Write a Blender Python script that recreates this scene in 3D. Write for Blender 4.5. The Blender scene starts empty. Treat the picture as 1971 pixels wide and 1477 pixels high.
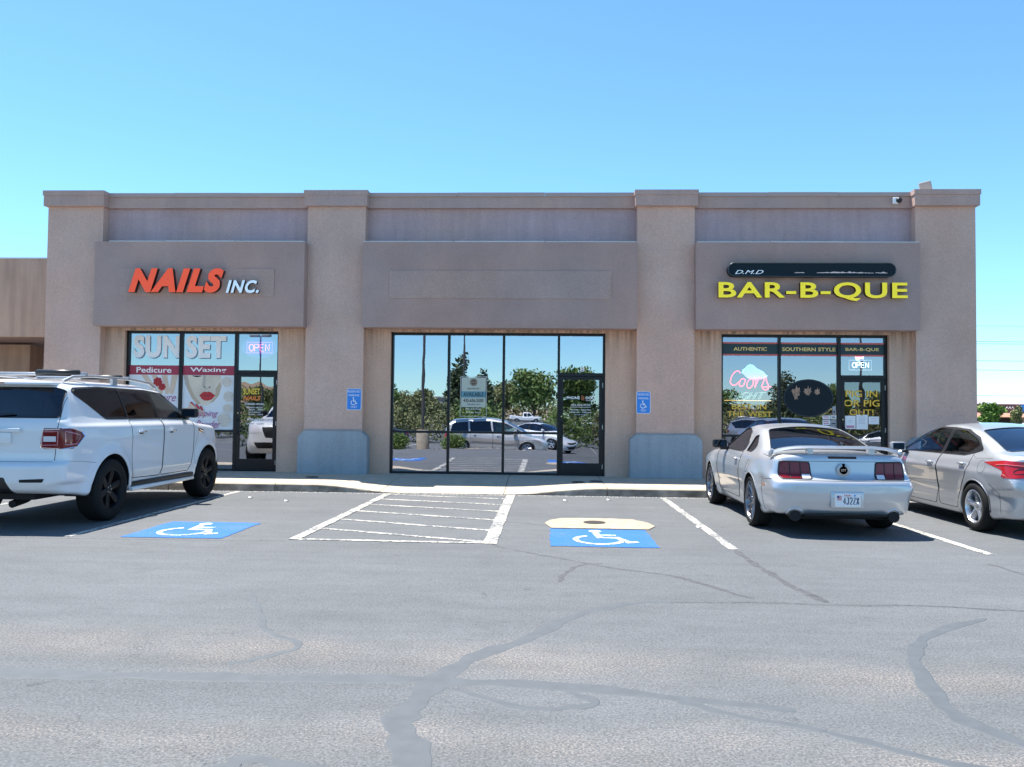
import bpy, bmesh, math, random
import numpy as np
from mathutils import Vector, Matrix
random.seed(7); rng = np.random.default_rng(7)
S = bpy.context.scene
R = math.radians

# ------------------------------------------------------------------ camera, sky, sun, exposure
FPX, HCAM = 1560.0, 1.52
yaw, pitch, roll = R(2.5), math.atan((792-738.5)/FPX), R(0.6)
fw = Vector((-math.sin(yaw)*math.cos(pitch), math.cos(yaw)*math.cos(pitch), math.sin(pitch)))
rt = Vector((math.cos(yaw), math.sin(yaw), 0)); up = rt.cross(fw)
rt2 = rt*math.cos(roll)+up*math.sin(roll); up2 = up*math.cos(roll)-rt*math.sin(roll)
cd = bpy.data.cameras.new('camera'); co = bpy.data.objects.new('camera', cd)
S.collection.objects.link(co); S.camera = co
cd.sensor_fit = 'HORIZONTAL'; cd.sensor_width = 36; cd.lens = 36*FPX/1971
cd.clip_start = .05; cd.clip_end = 20000
m = Matrix.Identity(4)
for i in range(3):
    m[i][0] = rt2[i]; m[i][1] = up2[i]; m[i][2] = -fw[i]
m[2][3] = HCAM
co.matrix_world = m

SUN_DIR = Vector((-.28, .25, 1)).normalized()      # towards the sun: high, behind the building on the left
elev = math.asin(SUN_DIR.z); az = math.atan2(SUN_DIR.x, SUN_DIR.y)
W = bpy.data.worlds.new('World'); S.world = W; W.use_nodes = True
wn = W.node_tree; wn.nodes.clear()
sky = wn.nodes.new('ShaderNodeTexSky'); sky.sky_type = 'NISHITA'; sky.sun_disc = False
sky.sun_elevation = elev; sky.sun_rotation = az
sky.altitude = 850; sky.air_density = 1.0; sky.dust_density = .1; sky.ozone_density = 2.0
hs = wn.nodes.new('ShaderNodeHueSaturation'); hs.inputs['Hue'].default_value = .50; hs.inputs['Saturation'].default_value = 1.0
bg = wn.nodes.new('ShaderNodeBackground'); bg.inputs['Strength'].default_value = .112
wo = wn.nodes.new('ShaderNodeOutputWorld')
tint = wn.nodes.new('ShaderNodeMix'); tint.data_type = 'RGBA'; tint.blend_type = 'MULTIPLY'; tint.inputs[0].default_value = 1; tint.inputs[7].default_value = (.66, .95, 1.05, 1)
wn.links.new(sky.outputs[0], tint.inputs[6]); wn.links.new(tint.outputs[2], hs.inputs['Color']); wn.links.new(hs.outputs[0], bg.inputs[0]); wn.links.new(bg.outputs[0], wo.inputs[0])
sl = bpy.data.lights.new('sun', 'SUN'); sl.energy = 5.0; sl.angle = R(.5); sl.color = (1, .955, .88)
so = bpy.data.objects.new('sun', sl); S.collection.objects.link(so)
so.rotation_euler = (-SUN_DIR).to_track_quat('-Z', 'Y').to_euler()
S.view_settings.view_transform = 'Standard'; S.view_settings.look = 'None'
S.view_settings.exposure = 1.1; S.view_settings.gamma = 1; S.view_settings.use_curve_mapping = False
S.cycles.max_bounces = 10; S.cycles.transparent_max_bounces = 16

# ------------------------------------------------------------------ helpers
def srgb(r, g, b):
    f = lambda c: ((c/255+.055)/1.055)**2.4 if c > 10 else c/255/12.92
    return (f(r), f(g), f(b), 1)

def newmat(name):
    m = bpy.data.materials.new(name); m.use_nodes = True
    return m, m.node_tree, m.node_tree.nodes['Principled BSDF']

def mat(name, col, rough=.5, metal=0, coat=0, emit=None, es=1, spec=.5, bump=None, var=0, vscale=3):
    m, t, b = newmat(name)
    c = tuple(col)+(1,) if len(col) == 3 else col
    b.inputs['Base Color'].default_value = c; b.inputs['Roughness'].default_value = rough
    b.inputs['Metallic'].default_value = metal; b.inputs['Coat Weight'].default_value = coat
    b.inputs['Coat Roughness'].default_value = .04
    b.inputs['Specular IOR Level'].default_value = spec
    if emit:
        b.inputs['Emission Color'].default_value = tuple(emit)+(1,); b.inputs['Emission Strength'].default_value = es
    if var or bump:
        tc = t.nodes.new('ShaderNodeTexCoord')
    if var:
        n = t.nodes.new('ShaderNodeTexNoise'); n.inputs['Scale'].default_value = vscale; n.inputs['Detail'].default_value = 8
        t.links.new(tc.outputs['Object'], n.inputs['Vector'])
        mr = t.nodes.new('ShaderNodeMapRange'); mr.inputs['From Min'].default_value = .3; mr.inputs['From Max'].default_value = .7
        mr.inputs['To Min'].default_value = 1-var; mr.inputs['To Max'].default_value = 1+var
        mx = t.nodes.new('ShaderNodeVectorMath'); mx.operation = 'SCALE'; mx.inputs[0].default_value = c[:3]
        t.links.new(n.outputs['Fac'], mr.inputs['Value']); t.links.new(mr.outputs[0], mx.inputs['Scale'])
        t.links.new(mx.outputs[0], b.inputs['Base Color'])
    if bump:
        n2 = t.nodes.new('ShaderNodeTexNoise'); n2.inputs['Scale'].default_value = bump[0]; n2.inputs['Detail'].default_value = 4
        t.links.new(tc.outputs['Object'], n2.inputs['Vector'])
        bp = t.nodes.new('ShaderNodeBump'); bp.inputs['Strength'].default_value = bump[1]; bp.inputs['Distance'].default_value = bump[2]
        t.links.new(n2.outputs['Fac'], bp.inputs['Height']); t.links.new(bp.outputs[0], b.inputs['Normal'])
    return m

class MB:
    def __init__(s): s.v = []; s.f = []
    def add(s, vs, fs):
        o = len(s.v); s.v += [tuple(v) for v in vs]; s.f += [tuple(i+o for i in f) for f in fs]; return s
    def box(s, x0, x1, y0, y1, z0, z1, bev=0):
        if bev:
            b = bev
            bm = bmesh.new(); bmesh.ops.create_cube(bm, size=1)
            for v in bm.verts:
                v.co = Vector((x0+(v.co.x+.5)*(x1-x0), y0+(v.co.y+.5)*(y1-y0), z0+(v.co.z+.5)*(z1-z0)))
            bmesh.ops.bevel(bm, geom=bm.edges[:], offset=b, segments=2, affect='EDGES', profile=.5)
            bm.verts.index_update()
            s.add([v.co[:] for v in bm.verts], [[v.index for v in f.verts] for f in bm.faces]); bm.free(); return s
        return s.add([(x0,y0,z0),(x1,y0,z0),(x1,y1,z0),(x0,y1,z0),(x0,y0,z1),(x1,y0,z1),(x1,y1,z1),(x0,y1,z1)],
            [(0,3,2,1),(4,5,6,7),(0,1,5,4),(1,2,6,5),(2,3,7,6),(3,0,4,7)])
    def prism(s, poly, axis, a, b):
        """poly: 2D points; axis 'x','y','z' = extrusion axis from a to b"""
        n = len(poly)
        def P(p, t): return {'x': (t, p[0], p[1]), 'y': (p[0], t, p[1]), 'z': (p[0], p[1], t)}[axis]
        vs = [P(p, a) for p in poly]+[P(p, b) for p in poly]
        fs = [tuple(range(n)), tuple(range(2*n-1, n-1, -1))]+[(i, i+n, (i+1) % n+n, (i+1) % n) for i in range(n)]
        return s.add(vs, fs)
    def tube(s, pts, r, n=8, closed=False, rs=None):
        pts = [Vector(p) for p in pts]; N = len(pts); rings = []; prev = None
        for i, p in enumerate(pts):
            if closed: d = pts[(i+1) % N]-pts[i-1]
            else: d = pts[min(i+1, N-1)]-pts[max(i-1, 0)]
            if d.length < 1e-9: d = Vector((0, 0, 1))
            d.normalize()
            if prev is None: a = d.orthogonal().normalized()
            else:
                a = prev-d*prev.dot(d)
                a = d.orthogonal().normalized() if a.length < 1e-6 else a.normalized()
            prev = a; b = d.cross(a); rr = rs[i] if rs else r
            rings.append([p+(a*math.cos(2*math.pi*k/n)+b*math.sin(2*math.pi*k/n))*rr for k in range(n)])
        vs = [v for g in rings for v in g]; fs = []
        for i in range(N if closed else N-1):
            j = (i+1) % N
            for k in range(n): fs.append((i*n+k, i*n+(k+1) % n, j*n+(k+1) % n, j*n+k))
        if not closed: fs += [tuple(range(n-1, -1, -1)), tuple((N-1)*n+k for k in range(n))]
        return s.add(vs, fs)
    def lathe(s, prof, c, axis='y', n=32, sgn=1, cap=True):
        """prof: list of (radius, offset along axis)"""
        vs = []
        for (r, h) in prof:
            for k in range(n):
                a = 2*math.pi*k/n; p = (r*math.cos(a), r*math.sin(a)); h2 = h*sgn
                vs.append({'y': (c[0]+p[0], c[1]+h2, c[2]+p[1]), 'z': (c[0]+p[0], c[1]+p[1], c[2]+h2), 'x': (c[0]+h2, c[1]+p[0], c[2]+p[1])}[axis])
        fs = [(i*n+k, i*n+(k+1) % n, (i+1)*n+(k+1) % n, (i+1)*n+k) for i in range(len(prof)-1) for k in range(n)]
        if cap and prof[0][0] > 1e-6: fs.append(tuple(range(n-1, -1, -1)))
        if cap and prof[-1][0] > 1e-6: fs.append(tuple((len(prof)-1)*n+k for k in range(n)))
        return s.add(vs, fs)
    def poly(s, pts): return s.add(pts, [tuple(range(len(pts)))])
    def build(s, name, m, parent=None, smooth=False, fix=True):
        me = bpy.data.meshes.new(name); me.from_pydata(s.v, [], s.f)
        if fix:
            bm = bmesh.new(); bm.from_mesh(me); bmesh.ops.recalc_face_normals(bm, faces=bm.faces); bm.to_mesh(me); bm.free()
        me.update()
        if m: me.materials.append(m)
        if smooth:
            me.shade_smooth() if smooth is True else me.set_sharp_from_angle(angle=R(smooth))
        o = bpy.data.objects.new(name, me); S.collection.objects.link(o)
        if parent: o.parent = parent
        return o

def smooth_angle(o, a=35):
    me = o.data; me.polygons.foreach_set('use_smooth', [True]*len(me.polygons)); me.set_sharp_from_angle(angle=R(a)); return o

def tag(o, label=None, cat=None, group=None, kind=None):
    if label: o['label'] = label
    if cat: o['category'] = cat
    if group: o['group'] = group
    if kind: o['kind'] = kind
    return o
def empty(name, loc=(0, 0, 0), rz=0):
    o = bpy.data.objects.new(name, None); S.collection.objects.link(o); o.location = loc; o.rotation_euler = (0, 0, rz)
    o.empty_display_size = .2; return o
def kids(o, allk): return [c for c in allk if c.parent == o]
def copy_tree(o, parent=None, skip=()):
    allk = list(S.collection.objects)
    def rec(q, par):
        c = q.copy(); S.collection.objects.link(c); c.parent = par
        for ch in kids(q, allk): rec(ch, c)
        return c
    return rec(o, parent)

def text_mesh(body, x0, x1, z0, z1, y, ext=.003, offset=0., shear=0., spacing=1., size_only=False, align='fit', word=1.):
    """a text lying in the XZ plane, facing -Y, fitted to the box"""
    cu = bpy.data.curves.new('t', 'FONT'); cu.body = body; cu.extrude = 0; cu.offset = offset; cu.shear = shear
    cu.space_character = spacing; cu.space_word = word; cu.resolution_u = 4; cu.align_x = 'CENTER'; cu.space_line = .95
    ob = bpy.data.objects.new('t', cu); S.collection.objects.link(ob)
    bpy.context.view_layer.update()
    me = bpy.data.meshes.new_from_object(ob.evaluated_get(bpy.context.evaluated_depsgraph_get()))
    bpy.data.objects.remove(ob); bpy.data.curves.remove(cu)
    v = np.array([q.co[:] for q in me.vertices]); f = [tuple(p.vertices) for p in me.polygons]
    bpy.data.meshes.remove(me)
    lo = v.min(0); hi = v.max(0)
    sx = (x1-x0)/(hi[0]-lo[0]); sz = (z1-z0)/(hi[1]-lo[1])
    X = x0+(v[:, 0]-lo[0])*sx; Z = z0+(v[:, 1]-lo[1])*sz
    return X, Z, f, y, ext

def flat_to_solid(X, Z, faces, y, ext, swap=None):
    """extrude the flat faces towards -Y by ext"""
    # merge verts
    key = {}; idx = {}
    for i in sorted(set(i for f in faces for i in f)):
        k = (round(float(X[i]), 5), round(float(Z[i]), 5)); idx[i] = key.setdefault(k, len(key))
    P = list(key.keys()); F = []
    for f in faces:
        g = [idx[i] for i in f]
        g = [g[i] for i in range(len(g)) if g[i] != g[i-1]]
        if len(set(g)) >= 3:
            ar = sum(P[g[i-1]][0]*P[g[i]][1]-P[g[i]][0]*P[g[i-1]][1] for i in range(len(g)))
            if abs(ar) < 1e-9: continue
            F.append(g if ar > 0 else g[::-1])
    n = len(P); mb = MB()
    vs = [(p[0], y-ext, p[1]) for p in P]+[(p[0], y, p[1]) for p in P]
    fs = [tuple(g) for g in F]
    ed = {}
    for g in F:
        for i in range(len(g)):
            a, b = g[i-1], g[i]; ed[(a, b)] = ed.get((a, b), 0)+1
    if ext > 0:
        for (a, b) in ed:
            if (b, a) not in ed: fs.append((b, a, a+n, b+n))
    mb.add(vs, fs); return mb

def text(name, m, parent, *a, **k):
    X, Z, f, y, ext = text_mesh(*a, **k)
    return flat_to_solid(X, Z, f, y, ext).build(name, m, parent, fix=False)

def text_letters(parent, m, m_side, *a, **k):
    """each connected letter becomes a part of its own"""
    X, Z, f, y, ext = text_mesh(*a, **k)
    key = {}; idx = []
    for p, q in zip(X, Z): idx.append(key.setdefault((round(float(p), 5), round(float(q), 5)), len(key)))
    par = list(range(len(key)))
    def find(i):
        while par[i] != i: par[i] = par[par[i]]; i = par[i]
        return i
    for g in f:
        for i in g[1:]: par[find(idx[i])] = find(idx[g[0]])
    groups = {}
    for g in f: groups.setdefault(find(idx[g[0]]), []).append(g)
    out = []
    for g in sorted(groups.values(), key=lambda g: min(X[i] for q in g for i in q)):
        o = flat_to_solid(X, Z, g, y, ext).build('letter', m, parent, fix=False)
        if m_side:
            o.data.materials.append(m_side)
            for p in o.data.polygons:
                if abs(p.normal.y) < .5: p.material_index = 1
        out.append(o)
    return out

# ------------------------------------------------------------------ materials
def stucco(name, col, streak=.25, bumpd=.012, warm=None, stain=0.):
    m, t, b = newmat(name); N = t.nodes; L = t.links
    b.inputs['Roughness'].default_value = .92; b.inputs['Specular IOR Level'].default_value = .2
    tc = N.new('ShaderNodeNewGeometry')
    n1 = N.new('ShaderNodeTexNoise'); n1.inputs['Scale'].default_value = .9; n1.inputs['Detail'].default_value = 10; n1.inputs['Roughness'].default_value = .6
    L.new(tc.outputs['Position'], n1.inputs['Vector'])
    mp = N.new('ShaderNodeMapping'); mp.inputs['Scale'].default_value = (7, 7, .55); L.new(tc.outputs['Position'], mp.inputs['Vector'])
    n2 = N.new('ShaderNodeTexNoise'); n2.inputs['Scale'].default_value = 1.; n2.inputs['Detail'].default_value = 6; L.new(mp.outputs[0], n2.inputs['Vector'])
    n3 = N.new('ShaderNodeTexNoise'); n3.inputs['Scale'].default_value = 42; n3.inputs['Detail'].default_value = 5; n3.inputs['Roughness'].default_value = .7
    L.new(tc.outputs['Position'], n3.inputs['Vector'])
    def ramp(n, lo, hi, a, c):
        r = N.new('ShaderNodeMapRange'); r.inputs['From Min'].default_value = lo; r.inputs['From Max'].default_value = hi
        r.inputs['To Min'].default_value = a; r.inputs['To Max'].default_value = c; L.new(n.outputs['Fac'], r.inputs['Value']); return r
    def mul(a, c):
        q = N.new('ShaderNodeMath'); q.operation = 'MULTIPLY'; L.new(a.outputs[0], q.inputs[0]); L.new(c.outputs[0], q.inputs[1]); return q
    k = mul(mul(ramp(n1, .25, .75, .88, 1.12), ramp(n2, .25, .7, 1-streak, 1+streak*.4)), ramp(n3, .2, .8, .76, 1.24))
    mixc = N.new('ShaderNodeMix'); mixc.data_type = 'RGBA'
    mixc.inputs[6].default_value = col; w = warm or (col[0]*1.08, col[1]*.98, col[2]*.92, 1); mixc.inputs[7].default_value = w
    n4 = N.new('ShaderNodeTexNoise'); n4.inputs['Scale'].default_value = .5; n4.inputs['Detail'].default_value = 4; L.new(tc.outputs['Position'], n4.inputs['Vector'])
    L.new(ramp(n4, .35, .65, 0, 1).outputs[0], mixc.inputs[0])
    vm = N.new('ShaderNodeVectorMath'); vm.operation = 'SCALE'; L.new(mixc.outputs[2], vm.inputs[0]); L.new(k.outputs[0], vm.inputs['Scale'])
    last = vm
    if stain:   # run-off stains that hang from the underside of the sign band
        sep = N.new('ShaderNodeSeparateXYZ'); L.new(tc.outputs['Position'], sep.inputs[0])
        r = N.new('ShaderNodeMapRange'); r.inputs['From Min'].default_value = 2.3; r.inputs['From Max'].default_value = 3.25; r.inputs['To Min'].default_value = 0; r.inputs['To Max'].default_value = 1
        L.new(sep.outputs['Z'], r.inputs['Value'])
        pw = N.new('ShaderNodeMath'); pw.operation = 'POWER'; pw.inputs[1].default_value = 2.2; L.new(r.outputs[0], pw.inputs[0])
        mp2 = N.new('ShaderNodeMapping'); mp2.inputs['Scale'].default_value = (14, 14, .5); L.new(tc.outputs['Position'], mp2.inputs['Vector'])
        n5 = N.new('ShaderNodeTexNoise'); n5.inputs['Scale'].default_value = 1; n5.inputs['Detail'].default_value = 5; L.new(mp2.outputs[0], n5.inputs['Vector'])
        q = mul(pw, ramp(n5, .42, .68, 0, stain))
        mz = N.new('ShaderNodeMix'); mz.data_type = 'RGBA'; mz.inputs[7].default_value = (.10, .075, .055, 1)
        L.new(q.outputs[0], mz.inputs[0]); L.new(vm.outputs[0], mz.inputs[6]); L.new(mz.outputs[2], b.inputs['Base Color'])
    else: L.new(vm.outputs[0], b.inputs['Base Color'])
    bp = N.new('ShaderNodeBump'); bp.inputs['Strength'].default_value = .55; bp.inputs['Distance'].default_value = bumpd
    L.new(n3.outputs['Fac'], bp.inputs['Height']); L.new(bp.outputs[0], b.inputs['Normal'])
    return m

M = {}
M['pil'] = stucco('pilaster stucco', (.60, .435, .365, 1), .03)
M['wall'] = stucco('wall stucco', (.60, .43, .335, 1), .06, stain=.65)
M['upper'] = stucco('upper wall stucco', (.52, .37, .34, 1), .09, warm=(.48, .36, .37, 1))
M['fascia'] = stucco('sign band stucco', (.41, .305, .275, 1), .02, .006)
M['cap'] = stucco('cornice stucco', (.47, .35, .31, 1), .06, .006)
M['base'] = stucco('blue grey plinth stucco', (.37, .42, .45, 1), .12, .01, warm=(.34, .39, .43, 1))
M['neigh'] = stucco('neighbour stucco', (.50, .375, .30, 1), .2)
M['flash'] = mat('metal flashing', (.62, .60, .58), .35, .3)
M['coping'] = mat('painted coping', (.44, .33, .29), .5)
M['frame'] = mat('dark bronze aluminium', (.008, .009, .012), .35, .0, spec=.35)
M['white'] = mat('white vinyl', (.90, .90, .90), .4)
M['paper'] = mat('paper', (.85, .86, .87), .6)
M['orange'] = mat('orange sign face', (.9, .09, .025), .35, emit=(1, .10, .03), es=.12)
M['incw'] = mat('white sign face', (.75, .87, .93), .35, emit=(.8, .9, 1), es=.08)
M['black'] = mat('black return', (.012, .012, .014), .45)
M['yellow'] = mat('yellow sign face', (.92, .76, .025), .4, emit=(1, .8, .03), es=.12)
M['maroon'] = mat('maroon vinyl band', (.36, .03, .065), .4)
M['blueSign'] = mat('blue sign enamel', (.03, .25, .75), .4)
M['gold'] = mat('gold vinyl', (.92, .55, .05), .4)
M['goldlt'] = mat('light gold vinyl', (.92, .68, .22), .4)
M['red'] = mat('red vinyl', (.60, .06, .05), .4)
M['navy'] = mat('dark teal sign face', (.002, .010, .017), .45, spec=.25)
M['dark'] = mat('matt black', (.008, .008, .009), .8)
M['chrome'] = mat('chrome', (.8, .8, .82), .08, 1)
M['steel'] = mat('galvanised steel', (.45, .46, .48), .4, .8)
M['rubber'] = mat('rubber', (.011, .011, .011), .8, spec=.25)
M['plastic'] = mat('black plastic', (.012, .012, .013), .4)

def window_glass(name, refl=.55, tint=(.3, .33, .34), wav=.0035, wscale=1.6, bluish=(.84, .88, 1.0)):
    m, t, b = newmat(name); N = t.nodes; L = t.links; N.remove(b)
    tr = N.new('ShaderNodeBsdfTransparent'); tr.inputs[0].default_value = tint+(1,)
    gl = N.new('ShaderNodeBsdfGlossy'); gl.inputs['Roughness'].default_value = .0; gl.inputs[0].default_value = bluish+(1,)
    lw = N.new('ShaderNodeFresnel'); lw.inputs['IOR'].default_value = 1.5
    ad = N.new('ShaderNodeMath'); ad.operation = 'ADD'; ad.use_clamp = True; ad.inputs[1].default_value = refl-.04; L.new(lw.outputs[0], ad.inputs[0])
    mx = N.new('ShaderNodeMixShader'); L.new(ad.outputs[0], mx.inputs[0]); L.new(tr.outputs[0], mx.inputs[1]); L.new(gl.outputs[0], mx.inputs[2])
    g = N.new('ShaderNodeNewGeometry'); n = N.new('ShaderNodeTexNoise'); n.inputs['Scale'].default_value = wscale; n.inputs['Detail'].default_value = 1
    L.new(g.outputs['Position'], n.inputs['Vector'])
    bp = N.new('ShaderNodeBump'); bp.inputs['Strength'].default_value = 1; bp.inputs['Distance'].default_value = wav; L.new(n.outputs['Fac'], bp.inputs['Height'])
    L.new(bp.outputs[0], gl.inputs['Normal']); L.new(mx.outputs[0], N['Material Output'].inputs[0])
    return m
M['glassM'] = window_glass('reflective shop glass', .52, (.62, .66, .68), .0009)
M['glassL'] = window_glass('reflective shop glass pale', .45, (.62, .66, .68), .0009)
M['glassD'] = window_glass('door glass', .36, (.62, .66, .66), .0022, 1.6)
M['glassR'] = window_glass('shop glass violet', .36, (.72, .74, .76), .0009, bluish=(.84, .84, 1.0))
M['glassE'] = window_glass('door glass clearer', .20, (.72, .74, .76), .0018, 1.6)
M['carglass'] = window_glass('car glass clear', .10, (.42, .50, .47), 0.)
M['tintglass'] = window_glass('car glass dark tint', .07, (.03, .03, .035), 0.)
M['backglass'] = window_glass('car glass mid tint', .12, (.12, .12, .13), 0.)

def paint(name, col, metal, rough):
    m, t, b = newmat(name); b.inputs['Base Color'].default_value = col+(1,); b.inputs['Metallic'].default_value = metal
    b.inputs['Roughness'].default_value = rough; b.inputs['Coat Weight'].default_value = 1; b.inputs['Coat Roughness'].default_value = .03
    g = t.nodes.new('ShaderNodeTexCoord'); n = t.nodes.new('ShaderNodeTexNoise'); n.inputs['Scale'].default_value = 900
    t.links.new(g.outputs['Object'], n.inputs['Vector'])
    mr = t.nodes.new('ShaderNodeMapRange'); mr.inputs['To Min'].default_value = rough-.06; mr.inputs['To Max'].default_value = rough+.1
    t.links.new(n.outputs['Fac'], mr.inputs['Value']); t.links.new(mr.outputs[0], b.inputs['Roughness'])
    return m
M['pwhite'] = paint('pearl white paint', (.74, .75, .76), .0, .35)
M['psilver'] = paint('silver paint', (.50, .515, .535), .65, .36)
M['psilver2'] = paint('bright silver paint', (.55, .57, .60), .6, .34)
M['pgrey'] = paint('dark grey paint', (.08, .09, .10), .5, .3)
M['pbeige'] = paint('warm silver paint', (.60, .59, .56), .5, .35)
M['lens'] = mat('red lamp lens', (.16, .003, .008), .15, coat=.5, spec=.3)
M['lensb'] = mat('bright red lamp lens', (.34, .006, .010), .14, coat=.6)
M['clear'] = mat('clear lamp lens', (.70, .68, .70), .1, coat=1)
M['seat'] = mat('grey seat cloth', (.22, .22, .21), .85)
M['darkseat'] = mat('dark seat cloth', (.03, .03, .032), .8)
M['gun'] = mat('gunmetal rim', (.22, .22, .24), .25, .9)
M['alloy'] = mat('alloy rim', (.66, .67, .70), .25, .85)
M['blackrim'] = mat('black rim', (.006, .006, .007), .45, .0, spec=.3)
M['seam'] = mat('panel gap', (.02, .02, .022), .7)

# ------------------------------------------------------------------ ground, lot, markings
def ground_z(y):
    if y >= 3.2: return 0.
    t = min((3.2-y)/7.2, 1.); return -.60*(t*t*(3-2*t)*.6+t*.4)

def asphalt(name):
    m, t, b = newmat(name); N = t.nodes; L = t.links
    b.inputs['Roughness'].default_value = .85; b.inputs['Specular IOR Level'].default_value = .3
    g = N.new('ShaderNodeNewGeometry')
    def noise(sc, det, rough=.5, scale=None):
        n = N.new('ShaderNodeTexNoise'); n.inputs['Scale'].default_value = sc; n.inputs['Detail'].default_value = det; n.inputs['Roughness'].default_value = rough
        src = g.outputs['Position']
        if scale:
            mp = N.new('ShaderNodeMapping'); mp.inputs['Scale'].default_value = scale; L.new(src, mp.inputs['Vector']); src = mp.outputs[0]
        L.new(src, n.inputs['Vector']); return n
    def rng_(n, a, b_, c, d, out='Fac'):
        r = N.new('ShaderNodeMapRange'); r.inputs['From Min'].default_value = a; r.inputs['From Max'].default_value = b_
        r.inputs['To Min'].default_value = c; r.inputs['To Max'].default_value = d; L.new(n.outputs[out], r.inputs['Value']); return r
    def op(o, a, c):
        q = N.new('ShaderNodeMath'); q.operation = o
        for i, s in enumerate((a, c)):
            if isinstance(s, (int, float)): q.inputs[i].default_value = s
            else: L.new(s.outputs[0], q.inputs[i])
        return q
    big = noise(.35, 6, .6); mid = noise(2.2, 6, .65, (1, 2.2, 1)); fine = noise(75, 3, .8); vf = N.new('ShaderNodeTexVoronoi'); vf.inputs['Scale'].default_value = 62
    L.new(g.outputs['Position'], vf.inputs['Vector'])
    streak = noise(1., 5, .6, (.35, 4., 1))
    k = op('MULTIPLY', rng_(big, .3, .7, .88, 1.10), rng_(mid, .25, .75, .91, 1.08))
    k = op('MULTIPLY', k, rng_(streak, .3, .7, .93, 1.06))
    k = op('MULTIPLY', k, rng_(fine, .25, .75, .50, 1.52))
    k = op('MULTIPLY', k, rng_(vf, 0, .8, 1.15, .84, 'Distance'))
    k = op('MULTIPLY', k, rng_(noise(1.15, 7, .7), .60, .72, 1., .84)); k = op('MULTIPLY', k, rng_(noise(4.5, 3, .5), .70, .76, 1., .72))
    # tan worn bands where the fines have gone (about Y 5 and Y 3.7)
    sep = N.new('ShaderNodeSeparateXYZ'); L.new(g.outputs['Position'], sep.inputs[0])
    wob = rng_(noise(.8, 4), 0, 1, -.5, .5)
    def band(c, w, slope):
        a = op('ADD', sep_y(), op('MULTIPLY', sep_x(), slope)); a = op('ADD', a, op('MULTIPLY', wob, .9))
        d = op('DIVIDE', op('SUBTRACT', a, c), w); e = op('MULTIPLY', d, d); e = op('MULTIPLY', e, -1.); return op('EXPONENT', e, 0)
    class _w:
        def __init__(s, o): s.outputs = [o]
    def sep_y(): return _w(sep.outputs['Y'])
    def sep_x(): return _w(sep.outputs['X'])
    bands = op('ADD', band(5.0, .28, .07), op('MULTIPLY', band(3.75, .22, .0), .9))
    spk = rng_(fine, .45, .68, 0, 1); bm_ = op('MULTIPLY', op('MULTIPLY', bands, spk), rng_(noise(1.3, 5), .35, .6, .15, .8))
    mx = N.new('ShaderNodeMix'); mx.data_type = 'RGBA'; mx.inputs[6].default_value = (.124, .130, .136, 1); mx.inputs[7].default_value = (.30, .245, .20, 1)
    L.new(bm_.outputs[0], mx.inputs[0])
    # pale specks of exposed aggregate
    v2 = N.new('ShaderNodeTexVoronoi'); v2.inputs['Scale'].default_value = 26; L.new(g.outputs['Position'], v2.inputs['Vector'])
    sp = rng_(v2, .0, .10, 1, 0, 'Distance'); gate = rng_(noise(9, 3), .56, .62, 0, 1); sp = op('MULTIPLY', sp, gate)
    mx2 = N.new('ShaderNodeMix'); mx2.data_type = 'RGBA'; mx2.inputs[7].default_value = (.30, .29, .27, 1); L.new(mx.outputs[2], mx2.inputs[6]); L.new(sp.outputs[0], mx2.inputs[0])
    # fine dark hairline cracks
    v3 = N.new('ShaderNodeTexVoronoi'); v3.feature = 'DISTANCE_TO_EDGE'; v3.inputs['Scale'].default_value = .42
    wn_ = noise(1.4, 6, .7); vmx = N.new('ShaderNodeVectorMath'); vmx.operation = 'ADD'; vs = N.new('ShaderNodeVectorMath'); vs.operation = 'SCALE'; vs.inputs['Scale'].default_value = .9
    L.new(wn_.outputs['Color'], vs.inputs[0]); L.new(g.outputs['Position'], vmx.inputs[0]); L.new(vs.outputs[0], vmx.inputs[1]); L.new(vmx.outputs[0], v3.inputs['Vector'])
    cr = rng_(v3, .0, .0045, 1, 0, 'Distance'); cr = op('MULTIPLY', cr, rng_(noise(.7, 3), .52, .60, 0, .5))
    mx3 = N.new('ShaderNodeMix'); mx3.data_type = 'RGBA'; mx3.inputs[7].default_value = (.05, .052, .055, 1); L.new(mx2.outputs[2], mx3.inputs[6]); L.new(cr.outputs[0], mx3.inputs[0])
    vm = N.new('ShaderNodeVectorMath'); vm.operation = 'SCALE'; L.new(mx3.outputs[2], vm.inputs[0]); L.new(k.outputs[0], vm.inputs['Scale']); L.new(vm.outputs[0], b.inputs['Base Color'])
    bp = N.new('ShaderNodeBump'); bp.inputs['Strength'].default_value = .6; bp.inputs['Distance'].default_value = .006
    h = op('ADD', fine, rng_(vf, 0, .8, .5, 0, 'Distance')); L.new(h.outputs[0], bp.inputs['Height']); L.new(bp.outputs[0], b.inputs['Normal'])
    return m
M['asphalt'] = asphalt('worn asphalt')

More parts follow.
